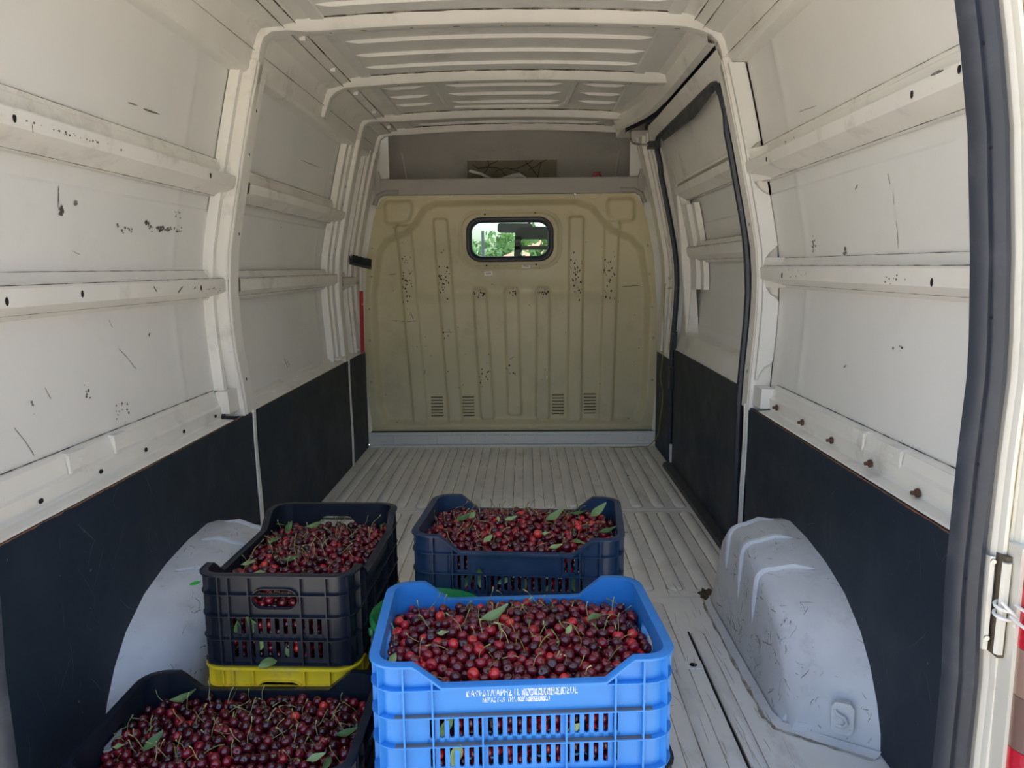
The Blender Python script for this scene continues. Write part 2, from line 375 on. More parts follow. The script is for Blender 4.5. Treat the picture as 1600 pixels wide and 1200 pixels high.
# ---- cant rails, side walls
def cant(s, y0, y1, zlow, parent):
    hw = lambda z: prof(z)
    P = [(0.60, zs(0.60)-0.002), (0.645, zs(0.645)-0.006), (0.650, 1.890), (0.678, 1.880), (0.683, 1.874), (0.722, 1.858), (0.734, 1.842), (0.744, 1.812), (0.749, 1.800), (prof(zlow+0.012)-0.006, zlow+0.012), (prof(zlow), zlow), (prof(zlow)+0.015, zlow-0.004), (prof(zlow)+0.08, zlow)]
    P = [(x+0.022*float(ss(0.67, 0.72, x)), z) for x, z in P]
    m = MB(); m.grid([[(s*x, y, z) for x, z in P] for y in np.linspace(y0, y1, 6)])
    o = m.obj('cant_rail', M_frame, parent, smooth=20)
    for x, z, r in ((0.649, 1.889, 0.0022), (0.682, 1.871, 0.0014), (0.745+0.022, 1.792, 0.0010)):
        MB().tube([(s*(x-0.0005), y, z) for y in np.linspace(y0, y1, 30)], [r*(0.5+0.5*((i*5) % 4)/2) for i in range(30)], 5).obj('cant_seam', M_seam, o)
    for y in np.arange(y0+0.35, y1, 0.42): MB().box(s*0.655 if s > 0 else -0.675, s*0.675 if s > 0 else -0.655, y, y+0.03, 1.872, 1.886).obj('cant_clip', M_wall, o, smooth=0)
    return o

wall_l = struct(MB().box(-1.02, -1.0, 1.12, 4.80, -0.05, 2.06).box(-1.0, -0.80, 1.12, 4.80, 1.86, 1.87).obj('wall_left', M_wall, smooth=0))  # outer shell and top plate added out of view against light leaks
wall_r = struct(MB().box(1.0, 1.02, 1.12, 4.80, -0.05, 2.06).box(0.80, 1.0, 1.12, 4.80, 1.86, 1.87).box(0.60, 1.01, 2.60, 4.80, 1.925, 1.93).obj('wall_right', M_wall, smooth=0))  # unseen shell and top plates put in to stop light leaking
cant(-1, 1.15, 4.68, 1.725, wall_l); cant(1, 1.15, 2.72, 1.765, wall_r)

def skin(s, y0, y1, z0, z1, parent, w=0.062, creases=(), vcreases=(), name='outer_skin', dents=()):
    zz = sorted(set(list(np.linspace(z0, z1, 24)) + [c+d for c in creases for d in (-0.004, 0, 0.004)]))
    yy = sorted(set(list(np.linspace(y0, y1, 16)) + [c+d for c in vcreases for d in (-0.012, 0, 0.012)]))
    rows = []
    for z in zz:
        r = []
        for y in yy:
            ww = w
            for c in creases: ww += 0.0045*float(ss(c-0.004, c+0.004, z))
            for c in vcreases: ww -= 0.003*max(0, 1-abs(y-c)/0.012)
            r.append(S(s, ww, y, z))
        rows.append(r)
    return MB().grid(rows).obj(name, M_wall, parent, smooth=30)

def rail(s, y0, y1, P, parent, name='side_rail', ends=0.045):
    """P: (w,z) section ; the last few cm flare back onto the pillar"""
    m = MB(); m.grid([[S(s, w, y, z) for w, z in P] for y in np.linspace(y0, y1, 4)])
    o = m.obj(name, M_frame, parent, smooth=22)
    for q, r in ((4, 0.0010), (1, 0.0008), (len(P)-2, 0.0011)):
        w, z = P[q]; MB().tube([S(s, w-0.0006, y, z+0.0004) for y in np.linspace(y0, y1, 40)], [r*(0.35+0.65*((i*7) % 5)/4) for i in range(40)], 4).obj('rail_seam', M_seam, o)
    return o
def up_section(zt, dz=0.0):      # zt = top of face
    return [(0.064, zt+0.052), (0.058, zt+0.050), (0.054, zt+0.040), (0.050, zt+0.036), (0.044, zt+0.010), (0.040, zt+0.004), (0.004, zt+0.001), (0.0, zt-0.003), (0.0, zt-0.034), (0.004, zt-0.038), (0.044, zt-0.060), (0.048, zt-0.064), (0.064, zt-0.066)]
def lo_section(zt):
    return [(0.064, zt+0.030), (0.054, zt+0.028), (0.050, zt+0.022), (0.042, zt+0.006), (0.006, zt+0.002), (0.0, zt-0.004), (0.0, zt-0.040), (0.006, zt-0.045), (0.034, zt-0.056), (0.044, zt-0.060), (0.064, zt-0.073)]
def slots(s, pts, w, parent, ru=0.0055, rv=0.009, nm='rail_hole'):
    for y, z in pts:
        c = S(s, w-0.0006, y, z)
        MB().disc(c, (-s, 0, 0), ru, rv, h=0.0006).obj(nm, M_hole, parent, smooth=0)
def brackets(s, y, zt, sec, parent):
    """the two flanges a rail widens into where it meets the pillar"""
    for z in ((zt+0.030, zt+0.004) if sec == 'lo' else (zt+0.040, zt+0.006)), ((zt-0.046, zt-0.070) if sec == 'lo' else (zt-0.040, zt-0.066)):
        m = MB(); rows = []
        for t in np.linspace(0, 1, 6):
            yy = y+0.10*t; k = float(ss(0, 1, t))
            rows.append([S(s, 0.050-0.040*k, yy, z[0]), S(s, 0.046-0.040*k, yy, (z[0]+z[1])/2), S(s, 0.052-0.040*k, yy, z[1])])
        m.grid(rows).obj('rail_bracket', M_frame, parent, smooth=40)

# section of the sill panel that closes the bay bottom
def sill(s, y0, y1, parent, zt=0.70, holes=(), tabs=(), bolts=()):
    P = [(0.0, 0.603), (0.004, 0.606), (0.040, 0.607), (0.042, 0.612), (0.038, 0.622), (0.036, 0.648), (0.043, 0.655), (0.048, 0.682), (0.050, zt-0.008), (0.056, zt), (0.062, zt+0.004), (0.068, zt+0.03)]
    m = MB(); m.grid([[S(s, w, y, z) for w, z in P] for y in np.linspace(y0, y1, 10)])
    o = m.obj('sill_panel', M_frame, parent, smooth=22)
    MB().tube([S(s, 0.0575, y, zt+0.004) for y in np.linspace(y0, y1, 50)], [0.0016*(0.4+0.6*((i*7) % 5)/4) for i in range(50)], 4).obj('sill_seam', M_seam, o)
    for y, z in holes: MB().disc(S(s, 0.0355, y, z), (-s, 0, 0), 0.0085, 0.0058, h=0.0007).obj('sill_hole', M_hole, o, smooth=0)
    for y in tabs:
        t = MB(); t.box(0.034, 0.056, y-0.028, y+0.028, zt-0.040, zt-0.002, T=lambda a, b, c: S(s, a, b, c)); t.box(0.034, 0.040, y-0.036, y-0.028, zt-0.046, zt-0.004, T=lambda a, b, c: S(s, a, b, c))
        t.obj('sill_tab', M_frame, o, smooth=0)
        MB().disc(S(s, 0.0335, y, zt-0.022), (-s, 0, 0), 0.013, 0.006, h=0.0006).obj('tab_slot', M_wall, o, smooth=0)
    for y, z in bolts:
        t = MB(); c = Vector(S(s, 0.036, y, z)); t.tube([c, c+Vector((-s*0.016, 0, 0))], 0.0048, 8); t.tube([c, c+Vector((-s*0.006, 0, 0))], 0.010, 6)
        t.obj('rusty_bolt', M_rust, o, smooth=30, label='rusty brown bolt')
    return o

# left side ----------------------------------------------------------
skin(-1, 1.10, 2.53, 0.62, 1.78, wall_l, creases=(1.29,), vcreases=(2.30,))
skin(-1, 2.66, 4.05, 0.62, 1.78, wall_l, creases=(1.30,), vcreases=(3.86,))
skin(-1, 4.20, 4.72, 0.62, 1.78, wall_l, w=0.05, vcreases=(4.40, 4.50))
ra = rail(-1, 1.16, 2.585, up_section(1.400), wall_l); slots(-1, [(1.46, 1.381), (2.355, 1.381)], 0, ra)
rb = rail(-1, 1.16, 2.585, lo_section(1.071), wall_l); slots(-1, [(1.465, 1.044), (2.36, 1.046), (1.72, 1.05)], 0, rb)
rc = rail(-1, 2.69, 4.10, [(w*0.9, z-0.006) for w, z in up_section(1.400)], wall_l)
rd = rail(-1, 2.69, 4.10, [(w*0.8, z) for w, z in lo_section(1.068)], wall_l)
for y, z, k in ((2.50, 1.400, 'up'), (2.50, 1.071, 'lo')): brackets(-1, y, z, k, wall_l)
sill(-1, 1.16, 2.50, wall_l, holes=[(1.53, 0.627), (1.76, 0.628), (1.98, 0.628), (2.21, 0.628), (2.445, 0.628)], tabs=(1.678, 1.869))
def ledge(s, y0, y1, parent):
    m = MB(); m.grid([[S(s, w, y, z) for w, z in ((0.0, 0.600), (0.003, 0.606), (0.048, 0.618), (0.052, 0.628), (0.060, 0.632), (0.066, 0.66))] for y in (y0, y1)])
    m.box(0.0, 0.045, y1-0.13, y1-0.01, 0.622, 0.634, T=lambda a, b, c: S(s, a, b, c))
    return m.obj('window_ledge', M_frame, parent, smooth=22)
ledge(-1, 2.69, 4.14, wall_l); ledge(-1, 4.20, 4.62, wall_l)
for y in (3.0, 3.3, 3.6, 3.9):
    MB().tube([S(-1, 0.012, y, 0.6085), S(-1, 0.03, y+0.025, 0.6145), S(-1, 0.045, y+0.02, 0.618)], 0.003, 6).obj('ledge_bead', M_frame, wall_l)
rail(-1, 4.22, 4.62, [(w*0.7, z-0.02) for w, z in lo_section(1.068)], wall_l)

def pillar(s, sec, z0, z1, parent, name='pillar', foot=None, n=26):
    m = MB(); rows = []
    for z in np.linspace(z0, z1, n):
        k = 1.0
        rows.append([S(s, w, y+(foot(z) if foot else 0), z) for y, w in sec])
    m.grid(rows)
    return m.obj(name, M_frame, parent, smooth=24)
def foot_l(z): return 0.035*float(ss(0.86, 0.62, z))
p1 = pillar(-1, [(2.555, 0.062), (2.556, 0.020), (2.558, 0.0), (2.562, -0.004), (2.567, -0.004), (2.570, 0.006), (2.582, 0.008), (2.586, -0.002), (2.592, -0.004), (2.598, 0.0), (2.672, 0.0), (2.680, 0.006), (2.684, 0.062)], 0.60, 1.76, wall_l, foot=foot_l)
MB().box(0.010, 0.050, 2.50, 2.60, 0.625, 0.70, T=lambda a, b, c: S(-1, a, b, c)).obj('pillar_foot_bracket', M_frame, wall_l, smooth=0)
st = pillar(-1, [(2.520, 0.062), (2.522, 0.034), (2.524, 0.030), (2.548, 0.030), (2.556, 0.034), (2.558, 0.05)], 0.70, 1.75, wall_l, 'pillar_flange')
slots(-1, [(2.64, 1.62), (2.64, 1.48), (2.65, 1.22), (2.655, 0.72)], 0, p1, 0.004, 0.006)
p2 = pillar(-1, [(3.99, 0.062), (3.995, 0.030), (4.03, 0.028), (4.035, 0.045), (4.05, 0.045), (4.055, 0.020), (4.11, 0.018), (4.113, 0.0), (4.118, -0.004), (4.126, -0.004), (4.13, 0.0), (4.20, 0.0), (4.205, 0.05)], 0.60, 1.76, wall_l)
p3 = pillar(-1, [(4.42, 0.05), (4.425, 0.026), (4.455, 0.026), (4.46, 0.04), (4.475, 0.04), (4.48, 0.014), (4.535, 0.012), (4.54, 0.03), (4.555, 0.03), (4.56, 0.0), (4.66, 0.0), (4.665, 0.05)], 0.60, 1.76, wall_l)
slots(-1, [(4.08, 1.52), (4.08, 1.43), (4.08, 1.2)], 0.018, p2, 0.004, 0.006); slots(-1, [(4.51, 1.52), (4.51, 1.40)], 0.012, p3, 0.004, 0.006)
def joint(s, y, parent, w=0.030):
    m = MB(); m.grid([[(s*(0.885+a), yy+(0.012*math.sin(z*9)), z) for yy, a in ((y-w/2, 0.002), (y-w/2+0.004, -0.004), (y+w/2-0.004, -0.004), (y+w/2, 0.002))] for z in np.linspace(0.0, 0.605, 12)])
    m.obj('pillar_base', M_frame, parent, smooth=30)
joint(-1, 2.70, wall_l); joint(-1, 4.20, wall_l)
def board(s, y0, y1, parent, z1=0.600, z0=0.004):
    m = MB(); T = lambda a, b, c: (s*a, b, c)
    r = 0.02
    poly = [(y0, z0), (y1, z0)] + [(y1-r+r*math.cos(a), z1-r+r*math.sin(a)) for a in np.linspace(0, math.pi/2, 5)] + [(y0+r-r*math.sin(a), z1-r+r*math.cos(a)) for a in np.linspace(0, math.pi/2, 5)]
    m.prism(poly, 0.885, 0.896, lambda u, v, w: (s*w, u, v))
    o = m.obj('liner_board', M_board, parent, smooth=30)
    rr = random.Random(int(y0*100)+s); e = MB()
    ys = np.arange(y0+0.03, y1-0.03, 0.012); rows = []
    for y in ys:
        j = rr.random()*0.0045
        rows.append([(s*0.8846, y, z1-0.0002-j*0.7), (s*0.8846, y, z1+0.0006), (s*0.888, y, z1+0.0008)])
    e.grid(rows).obj('frayed_edge', M_edge, o, smooth=0, label='frayed brown wood edge')
    return o
BL = [board(-1, 1.12, 2.680, wall_l), board(-1, 2.722, 4.180, wall_l), board(-1, 4.222, 4.640, wall_l)]

def scuffs(s, parent, L, w0=0.0600, seed=3):
    f = lambda y, z: S(s, w0, y, z); rr = random.Random(seed)
    m = MB()
    for kind, pxs, wd in L:
        P = [wallpt(x, y, s, w0) for x, y in pxs]; Q = [(p.y, p.z) for p in P]
        if kind == 'line':
            fine = []
            for a, b in zip(Q[:-1], Q[1:]): fine += [(a[0]+(b[0]-a[0])*t, a[1]+(b[1]-a[1])*t+rr.uniform(-.0008, .0008)) for t in np.linspace(0, 1, 7)[:-1]]
            stroke(m, fine+[Q[-1]], f, wd, rr.randrange(999))
        else:
            a, b = Q; flakes(m, [(rr.uniform(min(a[0], b[0]), max(a[0], b[0])), (a[1]+b[1])/2+rr.gauss(0, abs(a[1]-b[1])/3+0.002)) for _ in range(kind)], f, wd, rr.randrange(999), 0.7)
    return m.obj('scuff_marks', M_mark, parent, smooth=0, fix=False)
scuffs(-1, wall_l, [('line', [(200, 160), (215, 165)], .004), ('line', [(224, 170), (250, 179)], .005), (10, [(182, 358), (210, 352)], .006), (34, [(232, 352), (284, 362)], .007), (5, [(225, 344), (232, 348)], .007),
    ('line', [(92, 290), (91, 325)], .004), (10, [(92, 322), (98, 338)], .006), (4, [(116, 316), (119, 319)], .006), (6, [(272, 330), (284, 338)], .006), ('line', [(185, 544), (200, 560), (213, 577)], .003), (8, [(132, 608), (140, 616)], .007), ('line', [(22, 668), (40, 690), (54, 712)], .003), ('line', [(70, 605), (80, 624)], .003),
    (14, [(180, 640), (205, 655)], .005), (3, [(50, 625), (53, 650)], .004), ('line', [(170, 500), (176, 512)], .002), (6, [(232, 520), (236, 524)], .004), ('line', [(113, 392), (125, 398)], .002)])
scuffs(-1, wall_l, [('line', [(444, 560), (450, 575)], .006), ('line', [(447, 560), (453, 572)], .004), (3, [(430, 340), (470, 360)], .005), ('line', [(470, 250), (500, 262)], .003)], seed=5)
boards_l = []
def scratches(s, y0, y1, z0, z1, parent, n, seed, x=0.8846):
    rr = random.Random(seed); m = MB(); f = lambda y, z: (s*x, y, z)
    for _ in range(n):
        y, z = rr.uniform(y0+.05, y1-.05), rr.uniform(z0+.05, z1-.03); a = rr.choice((1.4, 1.7, 0.9, 2.2, 1.2))+rr.gauss(0, .2); L = rr.uniform(0.01, 0.13)**1.0; P = []
        for k in range(6): P.append((min(max(y, y0+.01), y1-.01), min(max(z, z0+.01), z1-.012))); y += math.cos(a)*L/5; z += math.sin(a)*L/5; a += rr.gauss(0, .12)
        stroke(m, P, f, rr.uniform(0.0007, 0.0016), rr.randrange(999))
    flakes(m, [(rr.uniform(y0+.05, y1-.05), rr.uniform(z0+.04, z1-.03)) for _ in range(n//2)], f, 0.003, seed, 1.2)
    o = m.obj('scratches', M_scr, parent, smooth=0, fix=False); o['kind'] = 'stuff'; return o
for o_, a_, b_, n_ in zip(BL, (1.12, 2.72, 4.22), (2.68, 4.18, 4.64), (60, 60, 10)): scratches(-1, a_, b_, 0.0, 0.6, o_, n_, int(a_*100))
# right side ---------------------------------------------------------
skin(1, 1.10, 2.68, 0.62, 1.80, wall_r, creases=(1.335,), vcreases=(2.42,))
ra = rail(1, 1.16, 2.70, up_section(1.443), wall_r); slots(1, [(1.40, 1.43), (1.566, 1.424), (2.47, 1.424)], 0, ra)
rb = rail(1, 1.16, 2.70, lo_section(1.093), wall_r); slots(1, [(1.563, 1.062), (2.467, 1.066)], 0, rb)
for y, z, k in ((2.58, 1.443, 'up'), (2.58, 1.093, 'lo')): brackets(1, y, z, k, wall_r)
sill(1, 1.16, 2.60, wall_r, zt=0.69, tabs=(1.908, 1.718), bolts=[(2.514, 0.632), (2.278, 0.630), (2.054, 0.626), (1.817, 0.623), (1.59, 0.618)])
p4 = pillar(1, [(2.690, 0.062), (2.691, 0.010), (2.695, 0.0), (2.700, -0.005), (2.706, -0.005), (2.710, 0.004), (2.722, 0.004), (2.727, -0.003), (2.733, 0.0), (2.80, 0.0), (2.805, 0.012), (2.812, 0.04)], 0.59, 1.78, wall_r, foot=lambda z: 0.0)
# outer flange of that pillar with scalloped cut-outs where the rails pass
m = MB(); rows = []
for z in np.linspace(0.70, 1.76, 90):
    cut = 0
    for zc, hh in ((1.42, 0.085), (1.07, 0.085), (0.66, 0.10)):
        d = abs(z-zc)/hh
        if d < 1: cut = max(cut, math.sqrt(1-d*d))
    wo = 0.060 - 0.052*cut
    rows.append([S(1, 0.004, 2.688, z), S(1, 0.004, 2.672, z), S(1, max(wo-0.004, 0.0045), 2.672, z), S(1, max(wo, 0.005), 2.676, z)])
m.grid(rows).obj('scalloped_flange', M_wall, wall_r, smooth=30)
MB().box(0.006, 0.052, 2.60, 2.69, 0.612, 0.68, T=lambda a, b, c: S(1, a, b, c)).obj('pillar_foot_bracket', M_wall, wall_r, smooth=0)
slots(1, [(2.765, 1.24), (2.765, 0.72)], 0, p4, 0.003, 0.007)
o_ = board(1, 1.12, 2.712, wall_r, z1=0.598); scratches(1, 1.12, 2.712, 0.0, 0.588, o_, 70, 77)
joint(1, 2.735, wall_r, 0.014); joint(1, 2.765, wall_r, 0.014)
# narrow bay between the door and the bulkhead
skin(1, 4.16, 4.72, 0.0, 1.80, wall_r, w=0.045)
p5 = pillar(1, [(4.17, 0.04), (4.172, 0.0), (4.23, 0.0), (4.235, 0.012), (4.25, 0.012), (4.255, 0.0), (4.30, 0.0), (4.31, 0.035), (4.37, 0.035), (4.375, 0.018), (4.39, 0.018), (4.395, 0.034), (4.44, 0.034), (4.445, 0.014), (4.47, 0.014), (4.475, 0.03), (4.54, 0.03), (4.545, 0.004), (4.64, 0.0), (4.645, 0.04)], 0.59, 1.84, wall_r)
slots(1, [(4.27, 1.52), (4.27, 1.42), (4.27, 1.36)], 0, p5, 0.004, 0.005)
for z in (1.03, 0.97):
    MB().tube([S(1, 0.04, 4.30, z+0.012), S(1, 0.008, 4.33, z+0.010), S(1, 0.006, 4.43, z), S(1, 0.03, 4.47, z-0.004)], 0.006, 6).obj('wall_bracket', M_frame, wall_r)
MB().box(0.0, 0.04, 4.18, 4.62, 0.588, 0.60, T=lambda a, b, c: S(1, a, b, c)).obj('window_ledge', M_frame, wall_r, smooth=0)
board(1, 4.20, 4.64, wall_r, z1=0.588)
# top of the door opening: beam and roller track that curves inwards at its far end
def sweep(path, sec, closed=True):
    rows = []
    for i, p in enumerate(path):
        a = Vector(path[max(i-1, 0)]); b = Vector(path[min(i+1, len(path)-1)]); t = (b-a); t.z = 0; t.normalize(); n = Vector((t.y, -t.x, 0))
        rows.append([Vector(p)+n*u+Vector((0, 0, v)) for u, v in sec])
    return rows
tp = [(0.735, 2.72, 1.835), (0.735, 3.2, 1.835), (0.733, 3.6, 1.835), (0.722, 3.85, 1.835), (0.700, 4.02, 1.835), (0.668, 4.16, 1.835), (0.635, 4.28, 1.835), (0.615, 4.36, 1.835)]
MB().grid(sweep(tp, [(-0.10, 0.075), (-0.045, 0.062), (-0.030, 0.020), (-0.028, 0.0), (0.0, -0.004), (0.0, 0.004), (0.02, 0.03), (0.02, 0.07)])).obj('door_header_beam', M_frame, wall_r, smooth=25)
MB().grid(sweep(tp, [(0.002, 0.0), (0.002, 0.022), (0.030, 0.022), (0.030, -0.014), (0.022, -0.014)])).obj('roller_track', M_rubber, wall_r, smooth=25, label='black curved roller track')
MB().grid([[(0.737, y, 1.815), (0.742, y, 1.800), (0.765, y, 1.765), (0.775, y, 1.735), (0.80, y, 1.73)] for y in (2.72, 4.17)]).obj('door_header', M_frame, wall_r, smooth=25)
MB().grid([[(x, 4.36, zs(x)-0.004), (x, 4.60, zs(x)-0.004), (x, 4.60, 1.83), (x, 4.36, 1.83)] for x in (0.62, 0.70, 0.78)]).obj('corner_gusset', M_frame, wall_r)
# threshold strip along the floor under the door
MB().grid([[(0.845, y, 0.001), (0.850, y, 0.020), (0.872, y, 0.026), (0.884, y, 0.030), (0.90, y, 0.03)] for y in (2.50, 4.16)]).obj('threshold_rubber', M_rubber, wall_r, smooth=30)

scuffs(1, wall_r, [(14, [(1268, 380), (1276, 392)], .006), (8, [(1318, 388), (1322, 394)], .006), ('line', [(1387, 270), (1390, 288)], .003), ('line', [(1395, 300), (1397, 320)], .0025), ('line', [(1400, 345), (1403, 390)], .0025), ('line', [(1340, 288), (1336, 296)], .003), ('line', [(1248, 175), (1276, 165)], .002), ('line', [(1318, 575), (1322, 570)], .004), (6, [(1395, 540), (1410, 548)], .004)], w0=0.0600)
scuffs(1, wall_r, [('line', [(1454, 118), (1474, 109)], .006), (6, [(1225, 222), (1245, 215)], .004), (10, [(1380, 430), (1420, 440)], .004), (8, [(1230, 420), (1260, 432)], .004)], w0=-0.0008)
scuffs(-1, wall_l, [('line', [(278, 458), (286, 447)], .007), ('line', [(240, 447), (246, 457)], .006), (16, [(300, 447), (350, 452)], .004), (20, [(40, 190), (200, 235)], .004), ('line', [(50, 193), (52, 208)], .003)], w0=-0.0008)
# ---- sliding door
door = struct(MB().box(1.0, 1.01, 2.80, 4.17, 0.0, 1.74).obj('door_1', M_wall, smooth=0), 'sliding side door seen from inside')
def door_sheet():
    ys = list(np.linspace(2.83, 4.14, 40)); zz = list(np.linspace(0.60, 1.74, 50))
    def cut(y, z):
        r = 0.07; cy, cz = 3.43, 1.125; hy, hz = 0.555, 0.375
        dx, dz = max(abs(y-cy)-hy+r, 0), max(abs(z-cz)-hz+r, 0)
        return math.hypot(dx, dz) < r and abs(y-cy) < hy and abs(z-cz) < hz
    m = MB(); rows = []
    for z in zz:
        r = []
        for y in ys:
            w = 0.028 + 0.004*float(ss(1.62, 1.60, z))
            if cut(y, z): w = 0.034
            r.append(S(1, w, y, z))
        rows.append(r)
    m.grid(rows, skip=lambda i, j: cut((ys[j]+ys[j+1])/2, (zz[i]+zz[i+1])/2))
    m.obj('door_inner_panel', M_frame, door, smooth=30)
    # folded edge round the opening
    pts = []
    r = 0.07; cy, cz, hy, hz = 3.43, 1.125, 0.563, 0.383
    for a0, sy, sz in ((0, 1, 1), (90, -1, 1), (180, -1, -1), (270, 1, -1)):
        for a in np.linspace(a0, a0+90, 6): pts.append((cy+sy*(hy-r)+r*math.cos(math.radians(a)), cz+sz*(hz-r)+r*math.sin(math.radians(a))))
    pts.append(pts[0])
    m = MB(); m.grid([[S(1, 0.022, y, z), S(1, 0.026, y+(cy-y)*0.012, z+(cz-z)*0.02), S(1, 0.05, y+(cy-y)*0.016, z+(cz-z)*0.02), S(1, 0.085, y+(cy-y)*0.018, z+(cz-z)*0.02)] for y, z in pts])
    m.obj('opening_flange', M_frame, door, smooth=40)
door_sheet()
skin(1, 2.82, 4.15, 0.58, 1.76, door, w=0.085, creases=(1.30, 0.80), name='door_skin')
o = rail(1, 2.86, 4.02, [(0.022+w*0.8, z+0.095) for w, z in lo_section(1.093)], door)
o = rail(1, 2.86, 4.02, [(0.022+w*0.9, z+0.045) for w, z in up_section(1.443)], door)
pillar(1, [(3.80, 0.085), (3.805, 0.060), (3.86, 0.058), (3.865, 0.075), (3.90, 0.075), (3.905, 0.045), (3.97, 0.04), (3.975, 0.06), (3.99, 0.085)], 0.98, 1.40, door, 'door_stiffener')
m = MB(); m.grid([[S(1, w, y, z) for w, z in ((0.028, 0.74), (0.020, 0.72), (0.012, 0.675), (0.004, 0.655), (0.002, 0.60))] for y in np.linspace(2.84, 4.10, 6)]); m.obj('door_waist', M_frame, door, smooth=24)
m = MB(); m.prism([(2.85, 0.03), (4.075, 0.03), (4.085, 0.05), (4.085, 0.635), (4.065, 0.655), (2.86, 0.655), (2.85, 0.64)], 0.884, 0.896, lambda u, v, w: (w, u, v)); o_ = m.obj('liner_board', M_board, door, smooth=0); scratches(1, 2.85, 4.08, 0.03, 0.65, o_, 40, 78, 0.8836)
# rubber seal round the door opening
pts = []
r = 0.10
for cy, cz, a0 in ((2.825+r, 1.735-r, 90), (4.15-r, 1.735-r, 0), (4.15-0.03, 0.05, -90)):
    pass
path = [(2.826, 0.03), (2.826, 0.5), (2.826, 0.9), (2.826, 1.2), (2.826, 1.45), (2.826, 1.62), (2.833, 1.69), (2.862, 1.732), (2.92, 1.742), (3.3, 1.742), (3.7, 1.742), (4.05, 1.742), (4.13, 1.725), (4.155, 1.69), (4.155, 1.5), (4.155, 1.2), (4.155, 0.9), (4.155, 0.5), (4.155, 0.03)]
fine = []
for (a, b), (c, d_) in zip(path[:-1], path[1:]):
    for t in np.linspace(0, 1, 4)[:-1]: fine.append((a+(c-a)*t, b+(d_-b)*t))
fine.append(path[-1])
MB().tube([S(1, -0.002 if z < 1.6 else 0.006, y, z) for y, z in fine], 0.014, 8).obj('door_seal', M_rubber, door)
MB().tube([S(1, -0.004, 2.90, 1.722), S(1, -0.004, 3.2, 1.712), S(1, -0.002, 3.9, 1.716)], [0.012, 0.030, 0.016], 8, ry=0.010).obj('seal_flap', M_rubber, door)
for z, h in ((0.70, 0.05), (0.50, 0.06)):
    MB().box(-0.020, 0.008, 4.10, 4.145, z-h, z+h, T=lambda a, b, c: S(1, a, b, c)).obj('door_buffer', M_black, door, smooth=0, label='black door buffer')
MB().box(-0.006, 0.004, 4.12, 4.15, 0.03, 0.13, T=lambda a, b, c: S(1, a, b, c)).obj('lower_lock_plate', M_wall, door, smooth=0)
# roller arm at the far top corner
ra_ = MB(); ra_.tube([(0.66, 4.22, 1.815), (0.645, 4.18, 1.79), (0.640, 4.14, 1.755), (0.65, 4.12, 1.728), (0.69, 4.10, 1.715), (0.735, 4.09, 1.712)], 0.006, 8)
ra_.obj('roller_arm', M_steel, door)
rr_ = MB(); rr_.box(0.725, 0.785, 4.06, 4.12, 1.695, 1.728); rr_.disc((0.765, 4.06, 1.711), (0, -1, 0), 0.012, h=0.006); rr_.obj('roller_bracket', M_black, door)

